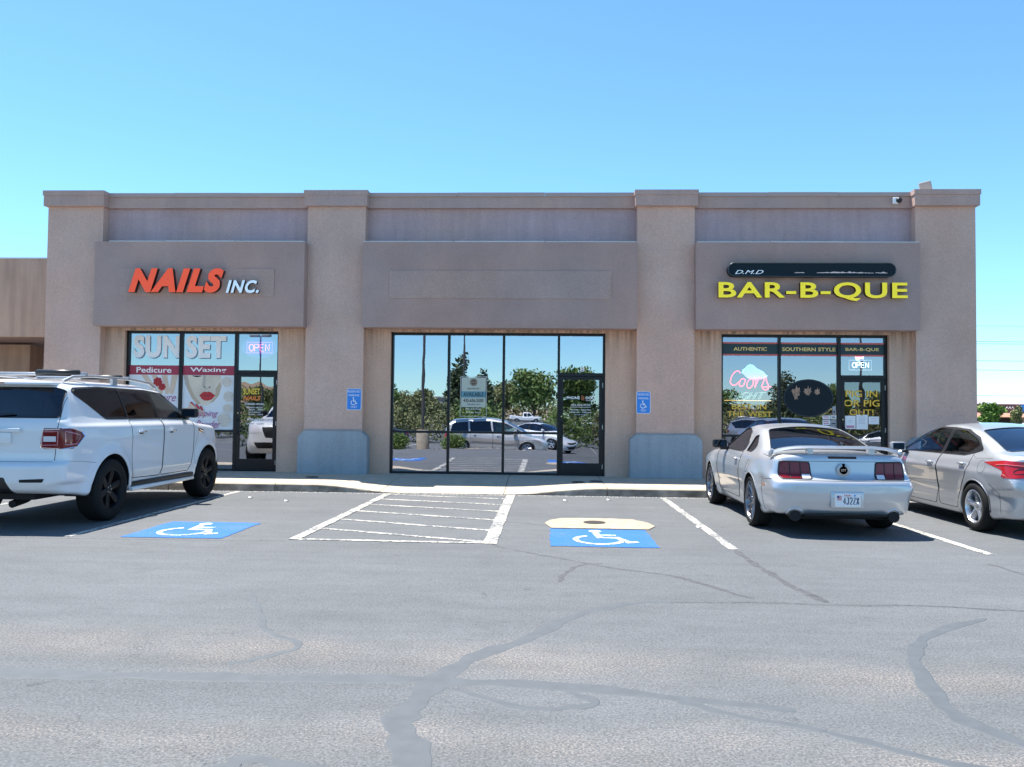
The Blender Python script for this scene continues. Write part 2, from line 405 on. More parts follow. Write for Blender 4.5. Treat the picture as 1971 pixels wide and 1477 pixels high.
def worn_paint(name, col, wear=.55, sc=18, under=(.16, .165, .17)):
    m, t, b = newmat(name); N = t.nodes; L = t.links; b.inputs['Roughness'].default_value = .8; b.inputs['Specular IOR Level'].default_value = .3
    g = N.new('ShaderNodeNewGeometry')
    n = N.new('ShaderNodeTexNoise'); n.inputs['Scale'].default_value = sc; n.inputs['Detail'].default_value = 8; n.inputs['Roughness'].default_value = .75; L.new(g.outputs['Position'], n.inputs['Vector'])
    n0 = N.new('ShaderNodeTexNoise'); n0.inputs['Scale'].default_value = 1.7; n0.inputs['Detail'].default_value = 3; L.new(g.outputs['Position'], n0.inputs['Vector'])
    ad = N.new('ShaderNodeMath'); ad.operation = 'MULTIPLY_ADD'; ad.inputs[1].default_value = .35; L.new(n0.outputs['Fac'], ad.inputs[0]); L.new(n.outputs['Fac'], ad.inputs[2])
    r = N.new('ShaderNodeMapRange'); r.inputs['From Min'].default_value = wear+.16; r.inputs['From Max'].default_value = wear+.24; L.new(ad.outputs[0], r.inputs['Value'])
    mx = N.new('ShaderNodeMix'); mx.data_type = 'RGBA'; mx.inputs[6].default_value = col+(1,); mx.inputs[7].default_value = under+(1,)
    L.new(r.outputs[0], mx.inputs[0]); L.new(mx.outputs[2], b.inputs['Base Color'])
    bp = N.new('ShaderNodeBump'); bp.inputs['Strength'].default_value = .3; bp.inputs['Distance'].default_value = .004; L.new(n.outputs['Fac'], bp.inputs['Height']); L.new(bp.outputs[0], b.inputs['Normal'])
    return m
M['line'] = worn_paint('white road paint', (.56, .53, .46), .47)
M['bluep'] = worn_paint('blue road paint', (.028, .135, .45), .56, 40, (.09, .16, .30))
M['sym'] = worn_paint('white symbol paint', (.60, .68, .74), .50, 30, (.12, .25, .5))
M['seal'] = mat('crack sealant', (.080, .090, .099), .7, var=.10, vscale=9, bump=(60, .3, .003))
M['sealdark'] = mat('old crack sealant', (.068, .069, .074), .75, var=.35, vscale=14, bump=(60, .3, .003))
M['conc'] = mat('sidewalk concrete', (.48, .40, .30), .9, var=.10, vscale=5, bump=(90, .3, .003))
M['curb'] = mat('curb concrete', (.30, .25, .20), .92, var=.5, vscale=4, bump=(60, .5, .006))
M['collar'] = mat('concrete collar', (.36, .30, .225), .92, var=.2, vscale=7, bump=(60, .4, .004))
M['iron'] = mat('cast iron', (.055, .05, .045), .6, .5)
M['desert'] = mat('desert ground', (.36, .27, .2), .95, var=.2, vscale=.05)

ys = sorted(set([-140, -60, -40, -25, -15, -10]+[round(-8+i*.4, 2) for i in range(29)]+[3.2, 5, 14.76, 40, 95]))
mb = MB(); xs = [-90, -30, -12, 0, 12, 30, 90]
for y in ys:
    for x in xs: mb.v.append((x, y, ground_z(y)))
nx = len(xs)
for i in range(len(ys)-1):
    for j in range(nx-1): mb.f.append((i*nx+j, i*nx+j+1, (i+1)*nx+j+1, (i+1)*nx+j))
tag(mb.build('parking_lot', M['asphalt']), kind='structure')
tag(MB().poly([(-9000, -9000, -.9), (9000, -9000, -.9), (9000, 9000, -.9), (-9000, 9000, -.9)]).build('ground', M['desert']), kind='structure')

def line_quad(mb, x0, y0, x1, y1, w, z=.004, jag=.006):
    d = Vector((x1-x0, y1-y0)); L_ = d.length; d.normalize(); n = Vector((-d.y, d.x)); k = max(2, int(L_/.12)); a = []; b = []
    for i in range(k+1):
        c = Vector((x0, y0))+d*(L_*i/k); a.append((c+n*(w/2+random.uniform(-jag, jag)))); b.append((c-n*(w/2+random.uniform(-jag, jag))))
    o = len(mb.v)
    for p, q in zip(a, b): mb.v += [(p.x, p.y, z), (q.x, q.y, z)]
    for i in range(k): mb.f.append((o+2*i, o+2*i+1, o+2*i+3, o+2*i+2))

def mark(name, label, segs, w, z=.004, group='painted parking lines', mname='line'):
    mb = MB()
    for s_ in segs: line_quad(mb, *s_, w, z)
    o = mb.build(name, M[mname], fix=False)
    for p in o.data.polygons:
        if p.normal.z < 0: p.flip()
    return tag(o, label, 'parking line', group)
mark('stall_line', 'white stall line beside the white SUV, running up to the curb', [(-5.60, 9.3, -5.64, 14.72)], .10)
mark('stall_line', 'white stall line to the left of the silver coupe', [(2.10, 9.22, 2.08, 14.6)], .11)
mark('stall_line', 'white stall line between the silver coupe and the silver sedan', [(4.88, 9.17, 4.82, 14.7)], .11)
mark('stall_line', 'white stall line on the far left of the white SUV', [(-8.4, 9.3, -8.4, 14.72)], .10)
hr = [((-2.86, 14.50), (-.66, 14.08)), ((-2.88, 13.78), (-.70, 13.2)), ((-2.9, 12.98), (-.70, 12.33)), ((-2.92, 12.14), (-.70, 11.35)), ((-2.91, 11.20), (-.70, 10.35)), ((-2.9, 10.30), (-.70, 9.44))]
ho = empty('hatched_aisle', (-1.8, 9.4, 0)); tag(ho, 'white hatched access aisle painted between the two blue squares', 'hatched marking')
def mk_child(segs, w, nm, z=.004):
    mb = MB()
    for s_ in segs: line_quad(mb, *s_, w, z)
    mb.v = [(v[0]+1.8, v[1]-9.4, v[2]) for v in mb.v]
    o = mb.build(nm, M['line'], ho, fix=False)
    for p in o.data.polygons:
        if p.normal.z < 0: p.flip()
mk_child([(-2.93, 9.36, -2.86, 14.62)], .13, 'border_line', .008)
mk_child([(-.645, 9.3, -.64, 14.72)], .16, 'border_line', .008)
mk_child([(-2.87, 9.40, -.72, 9.36)], .09, 'border_line', .006)
for a, b in hr: mk_child([(a[0]+.03, a[1], b[0]-.01, b[1])], .085, 'stripe')

def isa_symbol(mb, cx, cy, sx, sy, put):
    """wheelchair figure; put(x,y)->3D"""
    def stroke(pts, w):
        pts = [Vector(p) for p in pts]; L_ = []; R_ = []
        for i, p in enumerate(pts):
            d0 = (pts[i]-pts[i-1]).normalized() if i else (pts[1]-pts[0]).normalized()
            d1 = (pts[i+1]-pts[i]).normalized() if i < len(pts)-1 else d0
            n = Vector((-(d0+d1).y, (d0+d1).x)); n.normalize(); k = 1/max(.5, n.dot(Vector((-d0.y, d0.x))))
            L_.append(p+n*w/2*k); R_.append(p-n*w/2*k)
        for i in range(len(pts)-1):
            q = [L_[i], L_[i+1], R_[i+1], R_[i]]
            mb.poly([put(cx+a.x*sx, cy+a.y*sy) for a in q[::-1]])
    c = [(.0+.085*math.cos(a), .40+.085*math.sin(a)) for a in np.linspace(0, 2*math.pi, 15)[:-1]]
    mb.poly([put(cx+(x-.08)*sx, cy+y*sy) for x, y in c])
    stroke([(-.08, .28), (-.05, -.02), (.17, -.02), (.29, -.30), (.40, -.26)], .085)
    stroke([(-.02, .14), (.17, .14)], .065)
    stroke([(-.07+.29*math.cos(a), -.16+.27*math.sin(a)) for a in np.linspace(R(118), R(352), 16)], .075)
def blue_square(x0, x1, y0, y1, label, sc=(1., 1.), c=(0, 0)):
    e = empty('parking_emblem', (x0, y0, 0)); tag(e, label, 'parking marking')
    mb = MB(); n = 12; pts = []
    for k in range(n): pts.append((k/n*(x1-x0), random.uniform(-.012, .012)))
    for k in range(n): pts.append((x1-x0+random.uniform(-.012, .012), k/n*(y1-y0)))
    for k in range(n): pts.append(((1-k/n)*(x1-x0), y1-y0+random.uniform(-.012, .012)))
    for k in range(n): pts.append((random.uniform(-.012, .012), (1-k/n)*(y1-y0)))
    mb.poly([(a, b, .005) for a, b in pts]); mb.build('blue_square', M['bluep'], e, fix=False)
    mb = MB(); isa_symbol(mb, (x1-x0)/2+c[0], (y1-y0)/2+c[1], sc[0], sc[1], lambda a, b: (a, b, .009))
    o = mb.build('wheelchair_symbol', M['sym'], e, fix=False)
    for p in o.data.polygons:
        if p.normal.z < 0: p.flip()
blue_square(-4.98, -3.78, 9.34, 10.66, 'faded blue wheelchair emblem painted in the stall beside the white SUV', (.98, 1.15), (.02, 0))
blue_square(.05, 1.28, 9.23, 10.58, 'deep blue wheelchair emblem painted below the concrete manhole collar', (.95, 1.2), (.03, 0))

# sealed cracks
def cat(pts, n=8):
    P = [Vector(p) for p in pts]; out = []
    for i in range(len(P)-1):
        a = P[max(i-1, 0)]; b = P[i]; c = P[i+1]; d = P[min(i+2, len(P)-1)]
        for k in range(n):
            t = k/n; out.append(.5*((2*b)+(c-a)*t+(2*a-5*b+4*c-d)*t*t+(3*b-a-3*c+d)*t**3))
    out.append(P[-1]); return out
zc = [.0008]
def seam(label, pts, w0, w1=None, mname='seal', name='sealed_crack', wig=.02):
    w1 = w1 or w0; w0 *= 1.25; w1 *= 1.25; P = cat(pts, 10); mb = MB(); zc[0] += .00018
    L_ = len(P); kx = [random.uniform(0, 6) for _ in range(4)]
    for i, p in enumerate(P):
        d = (P[min(i+1, L_-1)]-P[max(i-1, 0)]).normalized(); n = Vector((-d.y, d.x)); w = (w0+(w1-w0)*i/L_)*(1+.22*math.sin(i*.55+kx[0])+.13*math.sin(i*1.3+kx[1]))
        if i in (0, L_-1): w *= .4
        j = n*wig*.6*(math.sin(i*.4+kx[2])+.5*math.sin(i*1.1+kx[3]))
        a = p+n*w/2+j; b = p-n*w/2+j; a2 = a+n*.012; b2 = b-n*.012
        mb.v += [(a2.x, a2.y, -.002+ground_z(a.y)), (a.x, a.y, zc[0]+ground_z(a.y)), (b.x, b.y, zc[0]+ground_z(b.y)), (b2.x, b2.y, -.002+ground_z(b.y))]
    for i in range(L_-1):
        for q in range(3): mb.f.append((4*i+q, 4*i+q+1, 4*i+q+5, 4*i+q+4))
    o = mb.build(name, M[mname], fix=False)
    for p in o.data.polygons:
        if p.normal.z < 0: p.flip()
    return tag(o, label, 'crack seal', 'sealed cracks in the asphalt')
seam('thin sealed crack curving right from the hatched aisle corner below the blue emblem', [(-.62, 9.25), (0, 8.6), (.65, 8.02), (1.21, 7.62), (1.7, 6.8)], .035, .05, 'sealdark')
seam('dark crumbled crack running down from the end of the stall line by the coupe', [(2.12, 9.15), (2.10, 8.6), (2.13, 8.1), (2.15, 7.63), (2.27, 6.7)], .05, .06, 'sealdark')
seam('long thin crack crossing to the right edge of the lot', [(1.0, 6.61), (1.6, 6.66), (2.24, 6.64), (3.02, 6.66), (3.75, 6.57), (4.6, 6.5)], .03, .035, 'sealdark')
seam('broad grey sealed crack curving from the middle of the lot up to the thin crack', [(1.02, 6.6), (.62, 6.52), (.19, 6.05), (-.17, 5.41), (-.47, 4.99), (-.62, 4.58)], .05, .11)
seam('broad grey sealed crack hooking down to the bottom edge of the photo', [(-.60, 4.6), (-.70, 4.15), (-.67, 3.84), (-.52, 3.46), (-.3, 3.1)], .11, .13)
seam('wide smooth band of sealer running to the left edge', [(-4.4, 4.62), (-3.1, 4.56), (-2.19, 4.55), (-1.43, 4.58), (-.63, 4.6)], .12, .08)
seam('straight grey sealer stroke running right from the junction', [(-.58, 4.58), (.29, 4.52), (1.29, 4.27)], .12, .05)
seam('short curved dark scuff below the right blue emblem', [(.12, 7.33), (.19, 7.7), (.3, 8.05), (.56, 8.24)], .03, .03, 'sealdark')
seam('pale sealed crack wandering down the right edge of the lot', [(3.3, 6.3), (2.62, 5.75), (2.36, 5.32), (2.12, 4.6), (2.12, 4.15), (2.3, 3.8), (2.6, 3.45)], .05, .10)
seam('broken dark crack in the left half of the lot', [(-2.45, 6.67), (-2.2, 6.2), (-1.95, 5.6), (-1.6, 5.24), (-1.7, 4.95), (-1.9, 4.8)], .02, .04)
seam('faint looping sealer mark right of the junction', [(-.5, 4.45), (-.1, 4.22), (.18, 4.24), (.25, 4.36), (.12, 4.46)], .04, .05)
seam('short grey sealer stroke low in the right of the lot', [(.70, 4.35), (.95, 4.2), (1.35, 4.0)], .05, .03)
seam('short slanting sealer stroke at the lower right', [(1.35, 4.0), (1.6, 3.8), (1.95, 3.6)], .04, .05)
seam('asphalt paving joint running across behind the stall ends', [(-9, 9.18), (-6, 9.17), (-4.4, 9.2), (-3.0, 9.26)], .02, .02, 'sealdark', wig=.0)
seam('sealer stroke along the bottom edge of the photo', [(-1.38, 3.4), (-1.3, 3.5), (-1.1, 3.48), (-.9, 3.42)], .07, .04)
seam('thin faded crack beside the stall line at the far right', [(4.55, 8.6), (4.62, 8.0), (4.9, 7.4)], .025, .03, 'sealdark')
seam('hairline sealed joint between aisle and manhole collar', [(-.55, 11.2), (-.2, 11.0), (.02, 10.9)], .02, .02, 'sealdark')

# manhole collar
c = empty('manhole_collar', (.71, 11.08, 0)); tag(c, 'tan concrete collar with an iron cover above the blue emblem', 'manhole')
pts = [(-.73, .0), (-.66, .3), (-.50, .52), (-.2, .56), (.2, .56), (.50, .50), (.68, .2), (.74, -.16), (.62, -.46), (-.64, -.46)]
MB().prism([(a, b) for a, b in pts], 'z', -.05, .012).build('concrete_ring', M['collar'], c)
MB().prism([(-.05+.15*math.cos(a), .10+.15*math.sin(a)) for a in np.linspace(0, 2*math.pi, 25)[:-1]], 'z', -.04, .018).build('iron_lid', M['iron'], c)

# ------------------------------------------------------------------ sidewalk and curb
YC = 14.78
def sw_z(x, y):
    def ss(t): t = max(0, min(1, t)); return t*t*(3-2*t)
    ramp = min(ss((x+4.3)/1.7), ss((1.0-x)/1.8)) if -4.3 < x < 1.0 else 0
    return .15-ramp*.135*ss((16.9-y)/2.0)
sw = tag(empty('sidewalk', (0, YC, 0)), kind='structure')
joints = [-24, -20, -16, -13.5, -11.2, -9.0, -7.0, -5.0, -3.05, -.78, 1.1, 3.0, 5.2, 7.4, 9.6]
for i in range(len(joints)-1):
    a, b = joints[i]+.006, joints[i+1]-.006; mb = MB(); nx_ = max(2, int((b-a)/.15)); yy = [YC+.16]+[YC+.16+(17.58-YC-.16)*k/12 for k in range(1, 13)]
    for y in yy:
        for k in range(nx_+1):
            x = a+(b-a)*k/nx_; mb.v.append((x, y-YC, sw_z(x, y)))
    n = nx_+1
    for r_ in range(len(yy)-1):
        for k in range(nx_): mb.f.append((r_*n+k, r_*n+k+1, (r_+1)*n+k+1, (r_+1)*n+k))
    # skirt down
    o = len(mb.v)
    ring = [k for k in range(n)]+[r_*n+n-1 for r_ in range(1, len(yy))]+[(len(yy)-1)*n+k for k in range(n-2, -1, -1)]+[r_*n for r_ in range(len(yy)-2, 0, -1)]
    for q in ring: mb.v.append((mb.v[q][0], mb.v[q][1], -.05))
    for k in range(len(ring)): mb.f.append((ring[k], ring[(k+1) % len(ring)], o+(k+1) % len(ring), o+k))
    smooth_angle(mb.build('paving_slab', M['conc'], sw), 30)
    # curb stones
    mb = MB(); m_ = max(2, int((b-a)/.15)); prof = [(0, -.05), (.005, .62), (.018, .86), (.045, 1.0), (.15, 1.0)]
    for k in range(m_+1):
        x = a+(b-a)*k/m_; zt = sw_z(x, YC+.1)
        for (dy, q) in prof: mb.v.append((x, dy, -.05 if q < 0 else zt*q))
        mb.v.append((x, .15, -.05))
    n = len(prof)+1
    for k in range(m_):
        for j in range(n): mb.f.append((k*n+j, (k+1)*n+j, (k+1)*n+(j+1) % n, k*n+(j+1) % n))
    mb.f += [tuple(range(n)), tuple(m_*n+j for j in range(n))]
    co_ = mb.build('curb_stone', M['curb'], sw)
    co_.data.materials.append(M['conc']); smooth_angle(co_, 30)
    for p in co_.data.polygons:
        if p.normal.z > .7 and p.center.z > 0: p.material_index = 1
MB().box(-30, 9.7, YC+.01, 17.5, -.3, -.06).build('bed', M['curb']).parent = sw
sw.children[-1].location = (0, -YC, 0)
for (x, y, l) in [(-4.72, 16.2, 'dark oval cleanout lid in the sidewalk by the left plinth'), (.62, 16.0, 'dark oval cleanout lid in the sidewalk below the middle door'), (.98, 16.15, 'second dark cleanout lid in the sidewalk, nearer the right plinth'), (-1.95, 16.3, 'dark cleanout lid in the sidewalk below the middle window')][:3]:
    tag(MB().lathe([(.13, 0), (.13, .012), (.11, .015)], (x, y, sw_z(x, y)-.002), 'z', 20).build('cleanout_lid', M['iron']), l, 'drain lid', 'cleanout lids in the sidewalk')
# loose grit along the foot of the curb
mb = MB()
for i in range(2600):
    x = random.uniform(-9.5, 9); y = YC-abs(random.gauss(0, .07))-.01; r_ = random.uniform(.004, .014)
    a = random.random()*6; z = r_*.6
    v = [(x+r_*math.cos(a+k*2.1), y+r_*math.sin(a+k*2.1), 0) for k in range(3)]+[(x, y, z)]
    mb.add(v, [(0, 1, 3), (1, 2, 3), (2, 0, 3)])
tag(mb.build('grit', mat('pale grit', (.55, .5, .44), .9), fix=True), 'pale loose grit gathered along the foot of the curb', 'grit', kind='stuff')
for i, (x, y, l) in enumerate([(-5.05, 13.6, 'scrap of white paper beside the stall line near the SUV'), (-4.3, 13.2, 'small white scrap on the asphalt in the left accessible stall'), (.3, 13.9, 'small white scrap on asphalt below the middle door'), (1.05, 14.1, 'tiny white scrap near the curb left of the coupe'), (2.0, 10.9, 'white scrap lying right of the manhole collar')]):
    tag(MB().add([(x, y, .004), (x+.07, y+.01, .02), (x+.06, y+.06, .006), (x-.01, y+.05, .025)], [(0, 1, 2), (0, 2, 3)]).build('litter', M['paper'], fix=False), l, 'litter')
tag(MB().box(-5.86, -5.68, 13.3, 13.36, .0, .02).build('litter', M['dark']), 'flat dark scrap lying on the stall line beside the SUV wheel', 'litter')

# ------------------------------------------------------------------ building
YP, YW, YG, YF = 17.20, 17.40, 17.55, 16.95
B = empty('retail_building', (0, YP, 0)); tag(B, 'single storey taupe stucco shop building with four pilasters and three storefronts', 'building')
def part(mb, name, m, parent=None, **k):
    o = mb.build(name, m, parent or B, **k); o.matrix_parent_inverse = Matrix.Translation((0, -YP, 0)) if (parent or B) == B else Matrix.Identity(4)
    return o
PX = [(-10.98, -9.74), (-5.21, -3.95), (1.88, 3.09), (7.67, 8.90)]
WINX = [(-9.30, -5.87), (-3.40, 1.24), (3.70, 7.205)]
ZT = 3.215
mb = MB()
xs_ = [-9.74]
# front wall pieces round the openings
edges = [(-9.74, -9.30), (-5.87, -5.21), (-3.95, -3.40), (1.24, 1.88), (3.09, 3.70), (7.205, 7.67)]
for a, b in edges: mb.box(a, b, YW, YW+.3, .1, ZT)
for a, b in [(-9.74, -5.21), (-3.95, 1.88), (3.09, 7.67)]: mb.box(a, b, YW, YW+.3, ZT, 3.30)
part(mb, 'wall', M['wall'])
mb = MB()
for a, b in [(-9.74, -5.21), (-3.95, 1.88), (3.09, 7.67)]: mb.box(a, b, YW, YW+.3, 3.30, 6.0)
part(mb, 'upper_wall', M['upper'])
mb = MB(); mb.box(-10.9, -10.7, 17.75, 34, 0, 6.0); mb.box(8.66, 8.86, 17.75, 34, 0, 6.0); mb.box(-10.9, 8.86, 34, 34.2, 0, 6.0); part(mb, 'side_wall', M['pil'])
part(MB().box(-10.69, 8.65, 17.71, 33.99, 5.55, 5.65), 'roof', M['dark'])
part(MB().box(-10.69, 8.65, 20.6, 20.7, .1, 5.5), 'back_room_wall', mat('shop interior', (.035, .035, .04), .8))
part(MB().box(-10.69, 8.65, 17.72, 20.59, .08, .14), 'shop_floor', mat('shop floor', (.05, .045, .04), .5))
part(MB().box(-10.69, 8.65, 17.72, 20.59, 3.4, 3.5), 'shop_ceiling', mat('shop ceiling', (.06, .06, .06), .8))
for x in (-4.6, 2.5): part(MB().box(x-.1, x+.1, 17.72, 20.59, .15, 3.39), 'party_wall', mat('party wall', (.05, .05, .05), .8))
for i, (a, b) in enumerate(PX):
    p = part(MB().box(a, b, YP, 17.74, .08, 5.90), 'pilaster', M['pil'])
    def sub(mb_, nm, m_):
        o = mb_.build(nm, m_, p); return o
    mbc = MB(); mbc.box(a-.05, b+.05, YP-.10, 17.80, 5.90, 6.13); mbc.box(a-.065, b+.065, YP-.115, 17.82, 6.13, 6.235)
    sub(mbc, 'cap', M['cap'])
    w0, w1 = a-.13, b+.15; ch = .13
    if i == 1: w0, w1 = -5.32, -3.82
    if i == 2: w0, w1 = 1.74, 3.25
    base = [(w0, .08), (w1, .08), (w1, 1.065-ch), (w1-ch, 1.065), (w0+ch, 1.065), (w0, 1.065-ch)]
    mbb = MB(); mbb.prism(base, 'y', YP-.10, YW-.004)
    o = sub(mbb, 'plinth', M['base'])
    bm = bmesh.new(); bm.from_mesh(o.data); bmesh.ops.bevel(bm, geom=bm.edges[:], offset=.012, segments=2, affect='EDGES'); bm.to_mesh(o.data); bm.free()
    if i == 0:
        pass
for a, b in [(-9.675, -5.275), (-3.885, 1.815), (3.155, 7.605)]:
    part(MB().box(a-.014, b+.014, YW-.09, YW-.002, 5.90, 6.14), 'cornice', M['cap'])
    mbx = MB(); n = 3
    for k in range(n): mbx.box(a+(b-a)*k/n+.003, a+(b-a)*(k+1)/n-.003, YW-.12, YW+.34, 6.14, 6.225+.004*(k % 2))
    part(mbx, 'coping', M['coping'])
FX = [(-9.76, -5.19), (-3.94, 1.855), (3.075, 7.645)]
for a, b in FX:
    f = part(MB().box(a, b, YF, YW-.003, 3.27, 5.085), 'sign_band', M['fascia'])
    n = 3; mbx = MB()
    for k in range(n): mbx.box(a+(.3 if k == 0 and a < -9 else .02)+(b-a)*k/n, a+(b-a)*(k+1)/n-.01, YF+.0, YW-.003, 5.087, 5.103+.004*(k % 2))
    mbx.build('flashing', M['flash'], f)
# soffit strip is the underside of the band; blank sign plates
def plate(x0, x1, z0, z1):
    part(MB().box(x0, x1, YF-.014, YF-.002, z0, z1, .003), 'sign_plate', stucco('sign plate paint', (.425, .325, .29, 1), .03, .003))
plate(-9.19, -5.83, 3.915, 4.50); plate(-3.36, 1.32, 3.885, 4.475)
# storefront frames
def storefront(x0, x1, muls, door, rail_z, glass, topg=None):
    fr = MB(); w = .05; D0, D1 = YG-.05, YG+.06
    fr.box(x0, x0+w, D0, D1, .15, ZT-.0); fr.box(x1-w, x1, D0, D1, .15, ZT)
    fr.box(x0+w, x1-w, D0+.002, D1, ZT-.055, ZT)
    for (a, b) in muls: fr.box(a, b, D0+.001, D1, .15, ZT-.055)
    bays = []; xs2 = [x0+w]+[v for m_ in muls for v in m_]+[x1-w]
    for k in range(0, len(xs2), 2): bays.append((xs2[k], xs2[k+1]))
    for (a, b) in bays[:-1]:
        fr.box(a, b, D0+.003, D1, .15, .20); fr.box(a, b, D0+.003, D1, rail_z-.025, rail_z+.025)
    a, b = bays[-1]
    fr.box(a, b, D0-.01, D1, 2.29, 2.36)
    o = part(fr, 'storefront_frame', M['frame'])
    def pane(a, b, z0, z1, g=glass, tilt=0.):
        dz = tilt*(z1-z0)
        MB().poly([(a, YG+.0, z0), (b, YG+.001, z0), (b, YG+dz+.001, z1), (a, YG+dz, z1)]).build('pane', M[g], o, fix=False)
    tl = [.0009, -.0012, .0006, .001]
    for k, (a_, b_) in enumerate(bays[:-1]):
        pane(a_, b_, .20, rail_z-.025, tilt=tl[k % 4]); pane(a_, b_, rail_z+.025, ZT-.055, tilt=-tl[(k+1) % 4])
    pane(a, b, 2.36, ZT-.055)
    # door
    dm = MB(); s = .075; ya, yb = YG-.045, YG+.005
    dm.box(a+.006, a+s, ya, yb, .165, 2.282); dm.box(b-s, b-.006, ya, yb, .165, 2.282)
    dm.box(a+s, b-s, ya+.001, yb, 2.215, 2.282); dm.box(a+s, b-s, ya+.001, yb, .165, .42)
    d = part(dm, 'door', M['frame'])
    MB().poly([(a+s, YG-.02, .42), (b-s, YG-.02, .42), (b-s, YG-.012, 2.215), (a+s, YG-.012, 2.215)]).build('pane', M[door], d, fix=False)
    hx = a+.04
    hb = MB(); hb.tube([(hx, ya-.0, 1.30), (hx, ya-.05, 1.29), (hx+.03, ya-.07, 1.2), (hx+.03, ya-.07, 1.05), (hx, ya-.05, .97), (hx, ya, .96)], .011, 8)
    hb.build('handle', M['frame'], d, smooth=True)
    MB().lathe([(.018, 0), (.018, .012)], (hx, ya-.012, 1.42), 'y', 12).build('lock', M['chrome'], d)
    for z in (.35, 1.2, 2.1): MB().box(b-.008, b+.006, ya-.012, ya, z-.05, z+.05).build('hinge', M['steel'], d)
    return bays
bL = storefront(WINX[0][0], WINX[0][1], [(-8.115, -8.045), (-6.875, -6.81)], 'glassD', 1.02, 'glassL')
bM = storefront(WINX[1][0], WINX[1][1], [(-2.17, -2.115), (-.975, -.92), (.216, .27)], 'glassD', 1.055, 'glassM')
bR = storefront(WINX[2][0], WINX[2][1], [(4.925, 4.975), (6.17, 6.235)], 'glassE', 1.05, 'glassR')
VY = YG-.006   # vinyl on the outer face of the glass

# channel letter signs
e = empty('shop_sign', (-7.9, YF, 4.2)); tag(e, 'orange and white channel letters reading NAILS INC. on the left sign band', 'sign')
def off(e): return Matrix.Translation(-Vector(e.location))
def fixkids(e):
    for c_ in S.collection.objects:
        if c_.parent == e: c_.matrix_parent_inverse = off(e)
text_letters(e, M['orange'], M['black'], 'NAILS', -8.93, -6.87, 3.965, 4.485, YF-.055, ext=.10, offset=.06, shear=.30, spacing=1.2)
text_letters(e, M['incw'], M['black'], 'INC.', -6.83, -6.12, 3.965, 4.24, YF-.055, ext=.07, offset=.035, shear=.28, spacing=1.14)
mb = MB(); mb.box(-8.8, -7.0, YF-.054, YF-.016, 4.10, 4.16); mb.box(-6.75, -6.2, YF-.054, YF-.016, 4.05, 4.1); mb.build('mounting_rail', M['fascia'], e)
fixkids(e)
e = empty('shop_sign', (5.4, YF, 4.0)); tag(e, 'yellow channel letters reading BAR-B-QUE on the right sign band', 'sign')
text_letters(e, M['yellow'], M['black'], 'BAR-B-QUE', 3.51, 7.335, 3.85, 4.235, YF-.05, ext=.09, offset=.022, spacing=1.1)
MB().box(3.7, 7.2, YF-.049, YF-.002, 3.95, 4.0).build('mounting_rail', M['fascia'], e)
fixkids(e)
# dark pill-shaped cabinet with worn white script
e = empty('cabinet_sign', (5.4, YF, 4.48)); tag(e, 'dark teal pill-shaped sign box with worn white script above the yellow letters', 'sign')
def pill(x0, x1, z0, z1, n=14):
    r_ = (z1-z0)/2; zc_ = (z0+z1)/2
    return [(x0+r_+r_*math.cos(a), zc_+r_*math.sin(a)) for a in np.linspace(R(90), R(270), n)]+[(x1-r_+r_*math.cos(a), zc_+r_*math.sin(a)) for a in np.linspace(R(-90), R(90), n)]
MB().prism(pill(3.70, 7.09, 4.35, 4.625), 'y', YF-.16, YF-.002).build('cabinet', M['navy'], e)
o = MB(); pp = [(x, YF-.165, z) for x, z in pill(3.70, 7.09, 4.35, 4.625)]; o.tube(pp, .012, 6, closed=True); o.build('rim_trim', mat('grey metal trim', (.07, .085, .09), .35, .6), e, smooth=True)
text('lettering', M['incw'], e, 'D.M.D', 3.84, 4.42, 4.395, 4.475, YF-.162, ext=.003, shear=.4)
rr = random.Random(3); mb = MB()
x = 5.05
for x0_, x1_, n_, top in [(5.05, 5.25, 5, 4.445), (5.5, 6.65, 34, 4.455), (6.68, 6.92, 6, 4.462)]:
    bot = [(x0_+(x1_-x0_)*k/n_, 4.415+rr.uniform(0, .008)) for k in range(n_+1)]
    tp = [(x0_+(x1_-x0_)*k/n_, 4.425+(top-4.425)*rr.uniform(.1, 1)*math.sin(math.pi*min(1, max(.08, k/n_)))) for k in range(n_+1)]
    for k in range(n_): mb.poly([(bot[k][0], YF-.1635, bot[k][1]), (bot[k+1][0], YF-.1635, bot[k+1][1]), (tp[k+1][0], YF-.1635, tp[k+1][1]), (tp[k][0], YF-.1635, tp[k][1])])
mb.build('worn_lettering', mat('worn script', (.75, .62, .56), .5), e, fix=False)
fixkids(e)

